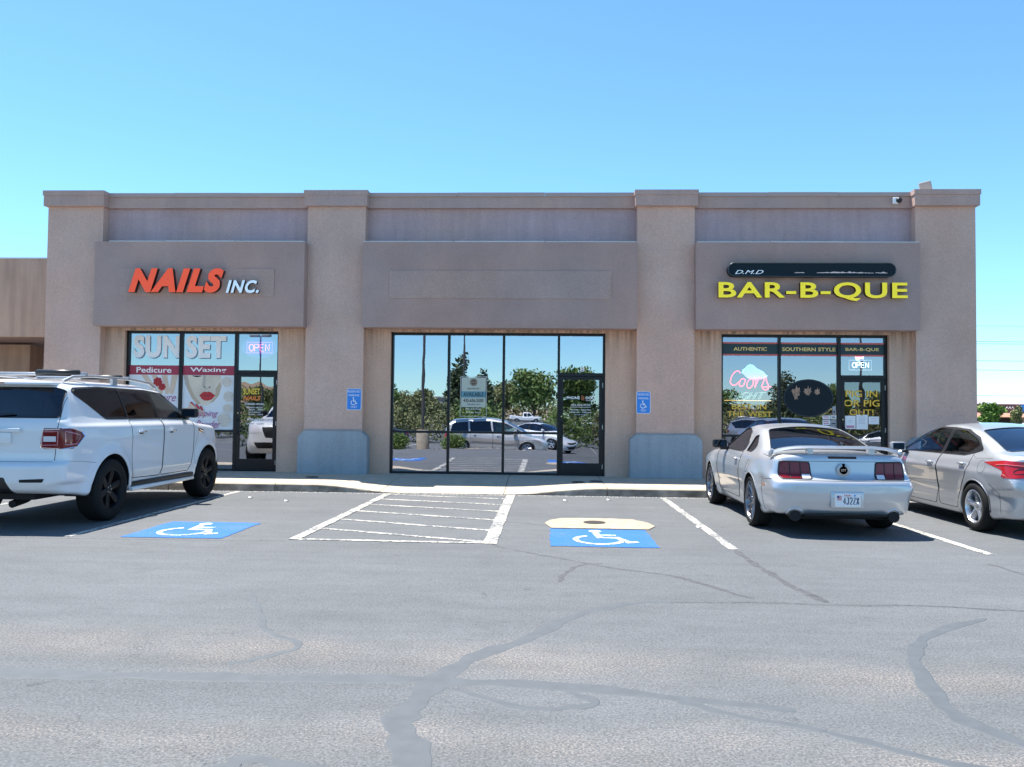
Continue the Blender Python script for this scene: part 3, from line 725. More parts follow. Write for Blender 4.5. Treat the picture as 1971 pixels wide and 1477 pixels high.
# reserved parking signs
def hsign(x0, x1, z0, z1, label):
    e = empty('reserved_parking_sign', (x0, YP, z0)); tag(e, label, 'sign')
    def rrect(x0, x1, z0, z1, r_):
        P = []
        for cx_, cz_, a0 in [(x1-r_, z1-r_, 0), (x0+r_, z1-r_, 90), (x0+r_, z0+r_, 180), (x1-r_, z0+r_, 270)]:
            P += [(cx_+r_*math.cos(R(a0+t)), cz_+r_*math.sin(R(a0+t))) for t in (0, 30, 60, 90)]
        return P
    MB().prism(rrect(x0, x1, z0, z1, .035), 'y', YP-.006, YP-.001).build('sign_plate', M['white'], e)
    MB().prism(rrect(x0+.009, x1-.009, z0+.009, z1-.009, .028), 'y', YP-.0085, YP-.0065).build('sign_face', M['blueSign'], e)
    w = x1-x0; h = z1-z0; y_ = YP-.009
    text('lettering', M['white'], e, 'RESERVED', x0+.025, x1-.025, z1-.085, z1-.04, y_, ext=.001)
    text('lettering', M['white'], e, 'PARKING', x0+.045, x1-.045, z1-.165, z1-.12, y_, ext=.001)
    text('lettering', M['white'], e, 'ONLY', x0+.09, x1-.09, z0+.045, z0+.09, y_, ext=.001)
    mb = MB(); isa_symbol(mb, (x0+x1)/2, z0+h*.41, .175, .175, lambda a, b: (a, y_-.0012, b))
    mb.build('wheelchair_symbol', M['white'], e, fix=False)
    fixkids(e)
hsign(-4.29, -3.975, 1.512, 1.97, 'blue RESERVED PARKING ONLY wheelchair sign on the pilaster left of the middle storefront')
hsign(1.88, 2.175, 1.50, 1.965, 'blue RESERVED PARKING ONLY wheelchair sign on the pilaster right of the middle door')
# security camera, floodlight
e = empty('security_camera', (7.30, YW-.1, 6.04)); tag(e, 'small white dome security camera under the coping at the right end', 'camera')
MB().box(-.07, .06, -.07, .0, -.07, .07, .02).build('housing', M['white'], e)
MB().lathe([(.0, -.13), (.03, -.125), (.055, -.10), (.062, -.07)], (.05, 0, 0), 'y', 16).build('lens_dome', M['black'], e, smooth=True)
e = empty('floodlight', (8.04, 17.45, 6.235)); tag(e, 'tilted grey box floodlight standing on the roof corner', 'floodlight')
o = MB().box(-.13, .10, -.1, .14, .02, .25, .015).build('housing', mat('aged grey housing', (.42, .38, .33), .6), e); o.rotation_euler = (0, R(-10), R(-25))
o = MB().box(.101, .108, -.08, .12, .05, .22).build('lamp_lens', mat('lamp lens', (.6, .62, .66), .2), e); o.rotation_euler = (0, R(-10), R(-25))
MB().box(-.02, .02, -.02, .02, 0, .04).build('bracket', M['steel'], e)

# ------------------------------------------------------------------ left storefront graphics
def pts_poly(mb, P, y): mb.poly([(x, y, z) for x, z in P])
gr = 'vinyl graphics on the nail salon windows'
def vinyl_word(s_, x0, x1, z0, z1, m_, label, y=VY, ext=.002, **k):
    e = empty('window_lettering', ((x0+x1)/2, y, z0)); tag(e, label, 'window lettering')
    text_letters(e, M[m_], None, s_, x0, x1, z0, z1, y, ext=ext, **k); fixkids(e); return e
vinyl_word('SUN', -9.17, -8.125, 2.62, 3.12, 'white', 'big white letters SUN across the top of the left salon window', offset=.045, spacing=1.1)
vinyl_word('SET', -7.99, -7.08, 2.62, 3.12, 'white', 'big white letters SET across the top of the second salon window', offset=.045, spacing=1.1)
sd = mat('letter drop shadow', (.16, .22, .28), .5)  # flat grey copies of the words, shifted to paint a drop shadow
for s_, a, b in (('SUN', -9.145, -8.12), ('SET', -7.965, -7.065)):
    X_, Z_, f_, y_, e_ = text_mesh(s_, a, b, 2.60, 3.105, VY+.0015, ext=.0006, offset=.045, spacing=1.1)
    tag(flat_to_solid(X_, Z_, f_, y_, e_).build('letter_shadow', sd, fix=False), 'grey drop shadow painted behind the white letters '+s_+' on the salon glass', 'window lettering')
def band(x0, x1, z0, z1, word, label):
    e = empty('window_banner', ((x0+x1)/2, VY, z0)); tag(e, label, 'banner')
    MB().box(x0, x1, VY-.002, VY, z0, z1).build('band', M['maroon'], e)
    text('lettering', M['white'], e, word, x0+(x1-x0)*.14, x1-(x1-x0)*.16, z0+.045, z1-.04, VY-.0025, ext=.001, offset=.015); fixkids(e)
band(-9.245, -8.12, 2.245, 2.455, 'Pedicure', 'maroon band with white word Pedicure on the left salon window')
band(-8.04, -6.88, 2.245, 2.455, 'Waxing', 'maroon band with white word Waxing on the second salon window')
skin = mat('printed skin tone', (.66, .52, .40), .5, var=.10, vscale=4); skin2 = mat('printed pale skin', (.70, .62, .50), .5, var=.12, vscale=3)
lips = mat('printed red', (.50, .02, .025), .4); lips2 = mat('printed dark red', (.25, .01, .015), .4); rose = mat('printed cream petals', (.74, .70, .62), .5); rosed = mat('printed petal shade', (.48, .42, .36), .5)
pinkt = mat('printed mauve', (.42, .10, .28), .5); posterw = mat('poster white', (.74, .78, .81), .45)
def poster(x0, x1, z0, z1, label):
    e = empty('window_poster', (x0, VY, z0)); tag(e, label, 'poster'); MB().box(x0, x1, VY-.001, VY, z0, z1).build('poster_sheet', posterw, e); return e
yl = [VY-.0016]
def layer(e, P, m_, nm='print'):
    yl[0] -= .0005; mb = MB()
    for q in P: mb.poly([(x, yl[0], z) for x, z in q])
    return mb.build(nm, m_, e, fix=False)
def blob(cx_, cz_, rx, rz, n=20, a0=0, a1=360, rot=0):
    return [(cx_+rx*math.cos(R(a))*math.cos(rot)-rz*math.sin(R(a))*math.sin(rot), cz_+rx*math.cos(R(a))*math.sin(rot)+rz*math.sin(R(a))*math.cos(rot)) for a in np.linspace(a0, a1, n+1)[:-1]]
def petals(e, cx_, cz_, r_, m1, m2):
    L1 = []
    for k in range(7): a = k*2*math.pi/7; L1.append(blob(cx_+.55*r_*math.cos(a), cz_+.55*r_*math.sin(a), r_*.52, r_*.42, 10, rot=a))
    for q in L1: layer(e, [q], m1, 'rose')
    yl[0] -= .0004
    mb = MB()
    for rad in (.82, .6, .4, .2):
        for k in range(3):
            a0 = rad*5+k*2.1; P = [(cx_+r_*rad*math.cos(a), yl[0], cz_+r_*rad*math.sin(a)) for a in np.linspace(a0, a0+1.7, 7)]; mb.tube(P, r_*.035, 4)
    mb.build('rose_shade', m2, e)
# second window: face, lips, roses
e = poster(-8.04, -6.885, 1.05, 2.245, 'poster of a face with red lips and white roses, Dipping Powder in script')
face = [(-8.03, 2.24), (-7.18, 2.24), (-7.16, 2.0), (-7.22, 1.80), (-7.34, 1.66), (-7.5, 1.57), (-7.68, 1.60), (-7.83, 1.74), (-7.93, 1.93), (-7.99, 2.1)]
layer(e, [face], skin2, 'face')
layer(e, [[(-8.03, 2.24), (-7.93, 2.24), (-7.88, 2.02), (-7.76, 1.78), (-7.62, 1.62), (-7.70, 1.60), (-7.83, 1.74), (-7.93, 1.93)], [(-7.30, 1.95), (-7.20, 2.1), (-7.17, 2.0), (-7.22, 1.80), (-7.34, 1.66), (-7.42, 1.63), (-7.30, 1.76)]], mat('printed cheek shade', (.52, .42, .30), .5), 'cheek_shade')
layer(e, [[(-7.60, 2.02), (-7.575, 2.24), (-7.54, 2.24), (-7.565, 2.03), (-7.52, 1.965), (-7.49, 1.955), (-7.46, 1.965), (-7.44, 2.0), (-7.42, 1.98), (-7.44, 1.945), (-7.49, 1.935), (-7.55, 1.945)]], rosed, 'nose_shade')
layer(e, [[(-7.99, 2.22), (-7.93, 2.24), (-7.9, 2.0), (-7.93, 1.93), (-7.985, 2.05)]], rosed, 'hair')
layer(e, [[(-7.84, 2.235), (-7.62, 2.235), (-7.64, 2.215), (-7.72, 2.20), (-7.80, 2.215)]], M['dark'], 'eye')
layer(e, [[(-7.545, 2.24), (-7.52, 2.24), (-7.53, 2.04), (-7.57, 1.98), (-7.55, 2.08)]], rosed, 'nose')
layer(e, [blob(-7.545, 1.985, .022, .011), blob(-7.43, 1.985, .022, .011)], M['dark'], 'nostril')
layer(e, [[(-7.66, 1.80), (-7.58, 1.87), (-7.53, 1.885), (-7.49, 1.87), (-7.45, 1.885), (-7.4, 1.87), (-7.30, 1.80), (-7.38, 1.71), (-7.46, 1.685), (-7.54, 1.685), (-7.60, 1.72)]], lips, 'lips')
layer(e, [[(-7.62, 1.80), (-7.48, 1.815), (-7.34, 1.80), (-7.48, 1.785)]], lips2, 'lips_line')
petals(e, -7.05, 2.10, .12, rose, rosed); petals(e, -7.0, 1.78, .12, rose, rosed); petals(e, -7.09, 1.27, .15, rose, rosed); petals(e, -7.02, 1.52, .10, rose, rosed)
layer(e, [[(-7.86, 1.64), (-7.82, 1.66), (-7.70, 1.52), (-7.74, 1.50)], [(-7.74, 1.6), (-7.70, 1.61), (-7.62, 1.50), (-7.66, 1.48)], [(-7.64, 1.56), (-7.6, 1.57), (-7.55, 1.47), (-7.59, 1.46)]], lips, 'fingernail')
layer(e, [[(-7.86, 1.64), (-7.70, 1.52), (-7.52, 1.44), (-7.5, 1.36), (-7.7, 1.38), (-7.9, 1.5)]], skin, 'hand')
text('lettering', pinkt, e, 'Dipping', -7.82, -7.22, 1.30, 1.47, yl[0]-.001, ext=.001, shear=.45)
text('lettering', pinkt, e, 'Powder', -7.72, -7.16, 1.08, 1.25, yl[0]-.001, ext=.001, shear=.45)
fixkids(e)
yl[0] = VY-.0016
e = poster(-9.245, -8.12, 1.05, 2.245, 'poster of fingers holding a red rose with mauve script, partly behind the SUV')
for (a, b, c_, d) in [(-8.98, -8.84, -8.72, -8.6), (-8.75, -8.63, -8.58, -8.47), (-8.52, -8.39, -8.44, -8.33), (-8.29, -8.15, -8.34, -8.22)]:
    layer(e, [[(a, 2.24), (b, 2.24), (d, 1.9), (d-.02, 1.82), (c_+.02, 1.82), (c_, 1.9)]], skin, 'finger')
petals(e, -8.60, 2.09, .10, lips, lips2); petals(e, -8.50, 1.98, .08, lips, lips2)
text('lettering', pinkt, e, 'Manicure', -8.95, -8.18, 1.66, 1.84, yl[0]-.001, ext=.001, shear=.45)
fixkids(e)
# door text
def words(name, label, rows, y, cat_='window lettering'):
    e = empty(name, (rows[0][1], y, rows[0][3])); tag(e, label, cat_)
    for (s_, x0, x1, z0, z1, m_, k) in rows: text('lettering', M[m_] if isinstance(m_, str) else m_, e, s_, x0, x1, z0, z1, y, ext=.001, **k)
    fixkids(e); return e
DY = YG-.024
M['yel2'] = mat('yellow vinyl', (.82, .60, .06), .4); M['or2'] = mat('orange vinyl', (.80, .22, .03), .4)
words('door_lettering', 'yellow and orange SUNSET NAILS lettering with hours on the salon door', [
    ('SUNSET', -6.67, -6.30, 1.83, 1.96, 'yel2', dict(offset=.02)), ('NAILS', -6.67, -6.28, 1.70, 1.80, 'or2', dict(offset=.03, shear=.25)),
    ('BUSINESS HOURS', -6.63, -6.20, 1.60, 1.64, 'white', dict(offset=.01)), ('MONDAY-FRIDAY', -6.60, -6.22, 1.525, 1.56, 'white', dict(shear=.2)),
    ('9AM - 7PM', -6.54, -6.23, 1.475, 1.51, 'white', {}), ('SATURDAY', -6.54, -6.27, 1.425, 1.455, 'white', {}), ('9AM - 5PM', -6.54, -6.23, 1.375, 1.405, 'white', {}),
    ('628-6215', -6.57, -6.23, 1.26, 1.31, 'white', dict(shear=.2, offset=.01)), ('SUNDAY', -6.6, -6.42, 1.17, 1.21, 'white', {}), ('CLOSED', -6.38, -6.2, 1.17, 1.21, 'white', {})], DY)
# middle window and door
words('door_lettering', 'white PHONE DOC lettering, number and hours on the middle door', [
    ('PHONE', .42, .70, 1.795, 1.855, 'white', dict(offset=.03)), ('DOC', .83, 1.02, 1.795, 1.855, 'white', dict(offset=.03)),
    ('435.236.9750', .51, .93, 1.655, 1.69, 'white', dict(offset=.015)), ('Monday - Saturday', .49, .94, 1.545, 1.585, 'white', dict(offset=.01)),
    ('10:00 am - 7:00 pm', .49, .94, 1.49, 1.53, 'white', dict(offset=.01)), ('Closed Sunday', .58, .86, 1.45, 1.475, 'white', {}), ], DY)
e = empty('door_graphic', (.76, DY, 1.77)); tag(e, 'small rust coloured figure mark between the words on the middle door', 'window sticker')
mb = MB(); mb.box(.735, .765, DY-.001, DY, 1.775, 1.875); mb.box(.775, .80, DY-.001, DY, 1.775, 1.86); mb.box(.745, .79, DY-.0022, DY-.0012, 1.81, 1.83); mb.build('figure', mat('rust vinyl', (.35, .10, .03), .5), e); 
MB().box(.50, .94, DY-.001, DY, 1.622, 1.630).build('rule', M['white'], e)
MB().box(.83, 1.03, DY-.001, DY, 1.765, 1.772).build('rule', M['white'], e); fixkids(e)
X_, Z_, f_, y_, e_ = text_mesh('8', .70, .80, 2.39, 2.49, VY, ext=.002, offset=.02)
tag(flat_to_solid(X_, Z_, f_, y_, e_).build('unit_number', M['white'], fix=False), 'white number 8 on the transom glass over the middle door', 'number')
e = empty('available_sign', (-1.66, VY, 1.5)); tag(e, 'pale AVAILABLE notice with a round brown logo in the middle window', 'notice')
cream = mat('notice sheet', (.50, .54, .46), .5); teal = mat('notice teal', (.12, .30, .36), .5); brown = mat('logo brown', (.14, .08, .05), .5); ink = mat('ink', (.03, .035, .04), .5)
mb = MB(); mb.box(-1.865, -1.335, VY-.0015, VY-.0005, 1.60, 2.245); mb.build('sheet', cream, e)
MB().box(-1.865, -1.335, VY-.0026, VY-.0018, 1.81, 1.945).build('blue_band', teal, e)
MB().lathe([(.082, 0), (.082, .001)], (-1.60, VY-.0035, 2.14), 'y', 24).build('logo', brown, e)
mb = MB(); mb.tube([(-1.60+.066*math.cos(a), VY-.004, 2.14+.066*math.sin(a)) for a in np.linspace(0, 6.28, 25)[:-1]], .004, 4, closed=True)
mb.tube([(-1.65, VY-.004, 2.125), (-1.63, VY-.004, 2.15), (-1.615, VY-.004, 2.13), (-1.60, VY-.004, 2.155), (-1.585, VY-.004, 2.13), (-1.565, VY-.004, 2.15), (-1.55, VY-.004, 2.125)], .005, 4); mb.build('logo_ring', cream, e)
for s_, a, b, c_, d, m_, o_ in [('MOUNTAIN WEST', -1.73, -1.47, 1.985, 2.02, ink, .01), ('AVAILABLE', -1.82, -1.38, 1.835, 1.925, ink, .025), ('435.656.5500', -1.82, -1.38, 1.71, 1.785, ink, .025), ('mtnwest.com', -1.74, -1.46, 1.645, 1.68, ink, 0), ('Dave School', -1.76, -1.44, 1.545, 1.585, M['white'], 0), ('Cody Hall', -1.76, -1.44, 1.465, 1.505, M['white'], 0)]:
    text('lettering', m_, e, s_, a, b, c_, d, VY-.0028, ext=.0008, offset=o_)
mb = MB(); P = [(-1.885, 1.40), (-1.315, 1.40), (-1.315, 2.27), (-1.885, 2.27)]
for k in range(4):
    a, b = P[k], P[(k+1) % 4]; mb.tube([(a[0], VY-.003, a[1]), (b[0], VY-.003, b[1])], .004, 4)
mb.build('holder_edge', M['white'], e); fixkids(e)

# ------------------------------------------------------------------ neon signs behind the glass
def neon(name, col, es): return mat(name, (.8, .8, .8), .3, emit=col, es=es)
np_, nw, nr, ng, nb_ = neon('pink neon', (1, .12, .45), 5), neon('white neon', (.75, .95, 1), 2), neon('red neon', (1, .02, .05), 2.2), neon('dim green neon tube', (.25, .6, .45), .5), neon('blue neon', (.2, .7, 1), 1.2)
STROKES = {'O': [[(.5+.5*math.cos(t), .5+.5*math.sin(t)) for t in np.linspace(0, 6.28, 17)]], 'P': [[(0, 0), (0, 1), (.6, 1), (.85, .9), (.9, .75), (.85, .6), (.6, .5), (0, .5)]],
 'E': [[(.8, 1), (0, 1), (0, 0), (.8, 0)], [(0, .5), (.65, .5)]], 'N': [[(0, 0), (0, 1), (.8, 0), (.8, 1)]], 'L': [[(0, 1), (0, 0), (.7, 0)]], 'I': [[(0, 0), (0, 1)]],
 'G': [[(.85, .85), (.6, 1), (.3, 1), (.05, .75), (0, .5), (.05, .25), (.3, 0), (.6, 0), (.85, .15), (.85, .45), (.55, .45)]], 'H': [[(0, 0), (0, 1)], [(.8, 0), (.8, 1)], [(0, .5), (.8, .5)]], 'T': [[(0, 1), (.9, 1)], [(.45, 1), (.45, 0)]]}
def neon_word(mb, w, x0, x1, z0, z1, y, r_, gap=.28, shear=0):
    adv = {'I': .15}; tot = sum(adv.get(c_, .9) for c_ in w)+gap*(len(w)-1); x = 0; sx = (x1-x0)/tot
    for c_ in w:
        for st in STROKES[c_]: mb.tube([(x0+(x+p[0])*sx+shear*p[1]*(z1-z0), y, z0+p[1]*(z1-z0)) for p in st], r_, 6)
        x += adv.get(c_, .9)+gap
NY = YG+.05
e = empty('neon_sign', (-6.4, NY, 2.85)); tag(e, 'pink neon OPEN sign on a blue oval in the salon transom', 'neon sign')
mb = MB(); mb.prism([(x, z) for x, z in blob(-6.36, 2.88, .41, .245, 32)], 'y', NY+.02, NY+.03); mb.build('oval_backing', mat('blue oval backing', (.10, .22, .50), .4, emit=(.08, .18, .5), es=.12), e)
mb = MB(); neon_word(mb, 'OPEN', -6.59, -6.13, 2.79, 2.94, NY, .009); mb.build('neon_letters', neon('pink neon letters', (1, .22, .5), 1.4), e, smooth=True)
mb = MB(); P = [(-6.64, 2.75), (-6.07, 2.75), (-6.07, 2.985), (-6.64, 2.985), (-6.64, 2.75)]; mb.tube([(x, NY, z) for x, z in P], .007, 6); mb.build('neon_border', neon('violet neon', (.6, .12, .9), .9), e); fixkids(e)
e = empty('neon_sign', (6.7, NY, 2.5)); tag(e, 'white neon OPEN sign with a red white and blue roundel in the right transom', 'neon sign')
mb = MB(); neon_word(mb, 'OPEN', 6.51, 6.86, 2.53, 2.64, NY, .008); mb.build('neon_letters', nw, e, smooth=True)
mb = MB(); P = [(6.44, 2.48), (6.91, 2.48), (6.91, 2.69), (6.44, 2.69), (6.44, 2.48)]; mb.tube([(x, NY, z) for x, z in P], .004, 6); mb.build('neon_border', neon('pale border tube', (.6, .8, .9), .7), e)
MB().prism(blob(6.66, 2.76, .095, .095, 28), 'y', NY-.004, NY+.002).build('roundel', neon('roundel white', (.9, .95, 1), 1.2), e)
top = [(6.66+.09*math.cos(a), 2.76+.09*math.sin(a)) for a in np.linspace(R(5), R(195), 16)]+[(6.60, 2.75), (6.68, 2.755)]
MB().prism(top, 'y', NY-.009, NY-.006).build('roundel_red', neon('roundel red', (.9, .05, .05), 1.3), e)
bot = [(6.66+.09*math.cos(a), 2.76+.09*math.sin(a)) for a in np.linspace(R(225), R(345), 12)]+[(6.70, 2.715)]
MB().prism(bot, 'y', NY-.009, NY-.006).build('roundel_blue', neon('roundel blue', (.03, .15, .7), 1.0), e); fixkids(e)
e = empty('neon_sign', (4.3, NY, 1.95)); tag(e, 'red script neon beer sign with a pale mountain, Coors LIGHT, in the right storefront', 'neon sign')
mt = [(4.17, 2.40), (4.20, 2.47), (4.25, 2.50), (4.30, 2.56), (4.36, 2.58), (4.42, 2.56), (4.48, 2.50), (4.55, 2.46), (4.62, 2.43), (4.68, 2.36), (4.72, 2.34), (4.66, 2.28), (4.5, 2.26), (4.3, 2.28), (4.22, 2.36)]
MB().prism(mt, 'y', NY+.02, NY+.026).build('mountain', neon('pale mountain', (.35, .75, 1), .4), e)
mb = MB(); mb.tube([(x, NY, z) for x, z in mt[:12]], .006, 6); mb.build('mountain_outline', nb_, e)
script = [[(4.14, 2.39), (4.11, 2.43), (4.05, 2.43), (3.98, 2.36), (3.94, 2.27), (3.93, 2.19), (3.97, 2.14), (4.04, 2.14), (4.11, 2.20)]]
def loop(cx_, cz_, rx, rz, a0=100, a1=460): return [(cx_+rx*math.cos(R(a))+.25*rz*math.sin(R(a)), cz_+rz*math.sin(R(a))) for a in np.linspace(a0, a1, 15)]
script.append(loop(4.18, 2.19, .055, .085)+[(4.26, 2.25)]); script.append(loop(4.35, 2.17, .065, .10)+[(4.44, 2.24)])
script.append([(4.45, 2.24), (4.48, 2.28), (4.47, 2.18), (4.45, 2.08), (4.50, 2.20), (4.55, 2.28), (4.59, 2.26)])
script.append([(4.59, 2.10), (4.66, 2.28), (4.69, 2.30), (4.70, 2.22), (4.74, 2.12), (4.72, 2.05), (4.65, 2.04), (4.61, 2.09), (4.70, 2.10), (4.80, 2.11)])
mb = MB()
for s_ in script: mb.tube([(p.x, NY, p.y) for p in cat([(a, b) for a, b in s_], 3)], .011, 6)
mb.build('script_letters', nr, e, smooth=True)
mb = MB(); neon_word(mb, 'LIGHT', 3.90, 4.58, 1.83, 1.98, NY, .006, shear=.5); neon_word(mb, 'LIGHT', 3.93, 4.61, 1.83, 1.98, NY-.012, .006, shear=.5); mb.build('block_letters', ng, e)
MB().tube([(3.80, NY, 1.805), (4.80, NY, 1.805)], .006, 6).build('underline', neon('amber tube', (1, .6, .2), 1.2), e); fixkids(e)

# ------------------------------------------------------------------ right storefront graphics
dteal = mat('dark teal vinyl', (.008, .035, .045), .4)
for a, b, w, l in [(bR[0][0], bR[0][1], 'AUTHENTIC', 'first'), (bR[1][0], bR[1][1], 'SOUTHERN STYLE', 'second'), (bR[2][0], bR[2][1], 'BAR-B-QUE', 'third')]:
    e = empty('window_banner', (a, VY, 2.8)); tag(e, 'dark banner with red edges and gold '+w+' lettering, '+l+' pane of the right storefront', 'banner')
    MB().box(a, b, VY-.002, VY-.0, 2.80, 3.02).build('band', dteal, e)
    mb = MB(); mb.box(a, b, VY-.003, VY-.0, 3.02, 3.055); mb.box(a, b, VY-.003, VY, 2.765, 2.80); mb.build('red_edge', mat('red edge', (.62, .12, .11), .4), e)
    c_ = (a+b)/2; hw = (b-a)*(.30 if 'AUTH' in w else .47 if 'SOUTH' in w else .38)
    text('lettering', M['goldlt'], e, w, c_-hw, c_+hw, 2.87, 2.948, VY-.003, ext=.001, offset=.015); fixkids(e)
words('window_lettering', 'gold BEST IN THE WEST lettering below the neon beer sign', [('BEST IN', 3.95, 4.68, 1.615, 1.725, 'gold', dict(offset=.01, word=1.6)), ('THE WEST', 3.85, 4.80, 1.46, 1.57, 'gold', dict(offset=.01, word=1.6))], VY)
words('door_lettering', 'gold PIG IN OR PIG OUT! lettering on the right shop door', [('PIG IN', 6.34, 7.0, 1.90, 2.04, 'gold', dict(offset=.01)), ('OR PIG', 6.30, 7.05, 1.70, 1.84, 'gold', dict(offset=.01)), ('OUT!', 6.42, 6.92, 1.51, 1.64, 'gold', dict(offset=.01))], DY)
e = empty('oval_window_sign', (5.57, VY, 1.85)); tag(e, 'black oval decal with faded animal figures in the right storefront', 'window sticker')
MB().prism(blob(5.565, 1.865, .535, .405, 48), 'y', VY-.002, VY).build('oval', M['navy'], e)
mb = MB(); mb.tube([(x, VY-.003, z) for x, z in blob(5.565, 1.865, .515, .388, 48)], .004, 4, closed=True); mb.build('oval_edge', mat('grey decal edge', (.08, .10, .11), .5), e)
fig = mat('faded figure print', (.34, .22, .15), .6, var=.5, vscale=25)
rr = random.Random(5)
for cx_, cz_, s_ in [(5.30, 1.99, 1.15), (5.55, 2.01, 1.0), (5.75, 2.0, .8)]:
    P = []
    for k in range(22):
        a = k/22*2*math.pi; r_ = s_*(.052+.035*(rr.random()**1.2))
        P.append((cx_+r_*1.1*math.cos(a), cz_+r_*math.sin(a)))
    P[5] = (cx_+.01, cz_+.13*s_); P[3] = (cx_+.07*s_, cz_+.09*s_)
    MB().prism(P, 'y', VY-.0032, VY-.0022).build('faded_figure', fig, e)
MB().prism([(5.24, 1.93), (5.36, 1.935), (5.33, 1.88), (5.345, 1.83), (5.31, 1.86), (5.28, 1.82), (5.27, 1.88)], 'y', VY-.0032, VY-.0022).build('faded_figure', fig, e)
fixkids(e)
pk = mat('pink print', (.62, .28, .36), .5); gy = mat('grey print', (.35, .38, .42), .5)
def notice(x0, x1, z0, z1, y, label, extras=()):
    e = empty('paper_notice', (x0, y, z0)); tag(e, label, 'notice', 'papers taped to the right shop door')
    MB().box(x0, x1, y-.001, y, z0, z1).build('sheet', M['paper'], e)
    for (a, b, c_, d, m_) in extras: MB().box(x0+a*(x1-x0), x0+b*(x1-x0), y-.002, y-.0012, z0+c_*(z1-z0), z0+d*(z1-z0)).build('print', m_, e)
    fixkids(e); return e
lines = [(.2, .8, .84-.09*k, .86-.09*k, gy) for k in range(6)]
notice(6.325, 6.545, 1.22, 1.50, DY, 'white paper notice with a pink box, leftmost on the right shop door', [(.12, .88, .08, .26, pk), (.3, .7, .62, .64, gy), (.3, .7, .5, .52, gy)])
notice(6.56, 6.80, 1.215, 1.525, DY, 'tall white paper notice, middle one on the right shop door', lines)
notice(6.815, 7.035, 1.325, 1.49, DY, 'small pale pink paper notice, rightmost on the right shop door', [(.25, .75, .7, .74, pk), (.2, .8, .4, .43, pk)])
for k, (x0, x1, z0, z1, m_, l) in enumerate([(5.86, 6.02, 1.42, 1.50, pk, 'pink flyer, upper left of the cluster in the second pane'), (6.03, 6.15, 1.425, 1.51, M['paper'], 'black and white flyer, upper right of the cluster in the second pane'), (5.86, 6.02, 1.30, 1.40, pk, 'pink and dark flyer, middle left of the cluster in the second pane'), (6.03, 6.15, 1.30, 1.40, gy, 'grey flyer, middle right of the cluster in the second pane'), (6.02, 6.15, 1.17, 1.29, gy, 'grey card, lowest of the cluster in the second pane'), (6.07, 6.14, 1.53, 1.70, gy, 'narrow grey card above the cluster in the second pane')]):
    e = empty('flyer', (x0, VY, z0)); tag(e, l, 'flyer', 'flyers taped in the second right pane'); MB().box(x0, x1, VY-.001, VY, z0, z1).build('sheet', M['paper'] if m_ is pk else m_, e)
    MB().box(x0+.02, x1-.02, VY-.002, VY-.0012, z0+.02, z0+(z1-z0)*.45).build('print', pk if m_ is pk else ink, e); MB().box(x0+.015, x1-.03, VY-.002, VY-.0012, z0+(z1-z0)*.6, z1-.015).build('print', pk if m_ is pk else gy, e)
    fixkids(e)

# ------------------------------------------------------------------ cars: a body is the zero surface of a blend of profiles
def prof(pts, s=.06, lo=None, hi=None):
    xs = np.array([p[0] for p in pts], float); ys = np.array([p[1] for p in pts], float)
    a = xs[0]-.6; b = xs[-1]+.6; g = np.arange(a, b, .01); v = np.interp(g, xs, ys)
    if s > 0:
        k = np.exp(-.5*(np.arange(-int(4*s/.01), int(4*s/.01)+1)*.01/s)**2); k /= k.sum(); n = len(k)//2
        v = np.convolve(np.pad(v, n, mode='edge'), k, 'valid')
    return lambda x: np.interp(x, g, v)
def smax(a, b, k): h = np.maximum(k-np.abs(a-b), 0)/k; return np.maximum(a, b)+h*h*k*.25
def smin(a, b, k): return -smax(-a, -b, k)
def make_field(c):
    T, Rf, P, Sec, Rr, Fr, Cw, Zb = [prof(*c[k]) for k in ('T', 'Rf', 'P', 'Sec', 'Rr', 'Fr', 'Cw', 'Zb')]
    ax = c['axles']; ra = c['ra']; zr = c['zr']; fl = c.get('flare', .03); fw_ = c.get('fw', .09)
    def F(u, y, z):
        ay = np.abs(y); w = P(u)+Sec(z)
        for a in ax:
            r_ = np.hypot(u-a, z-zr); w = w+fl*np.exp(-(np.maximum(r_-ra-.02, 0)/fw_)**2)
        for (cu, cz, su, sz, am) in c.get('bumps', []): w = w+am*np.exp(-((u-cu)/su)**2-((z-cz)/sz)**2)
        s = (ay-w)*.97
        q = ay/np.maximum(c['hw'], .1); du = (T(u+.02)-T(u-.02))/.04
        t = (z-(T(u)-c['crown']*q*q))/np.sqrt(1+du*du)
        rr_ = Rr(z)+c['bow']*q**c.get('bowp', 3); r_ = (rr_-u)*.93
        for (cz, sz, hw_, am) in c.get('rearpits', []):
            r_ = r_+am*np.exp(-(np.maximum(np.abs(z-cz)-sz, 0)/.012)**2-(np.maximum(ay-hw_, 0)/.012)**2)
        f = (u-(Fr(z)-c['bowf']*q**3))*.93; b = Zb(u)-z
        lo = smax(smax(smax(s, t, c['ks']), smax(r_, f, .05), c['kr']), b, .05)
        du2 = (Rf(u+.02)-Rf(u-.02))/.04
        cs = (ay-(Cw(z)+c.get('cwu', lambda u: 0)(u)))*.93; ct = (z-(Rf(u)-c['crownR']*(ay/.6)**2))/np.sqrt(1+du2*du2)
        cab = smax(smax(cs, ct, c['kc']), .6-z, .05)
        cab = smax(smax(cab, (u-c['Rf'][0][-1][0])*.95, .05), (c['Rf'][0][0][0]+.12-u)*.95, .05)
        if c.get('cabrear'): cab = smax(cab, (Rr(z)+c['bow']*q**3*.8-u)*.93, c['kr'])
        return smin(lo, cab, c['kj'])
    return F
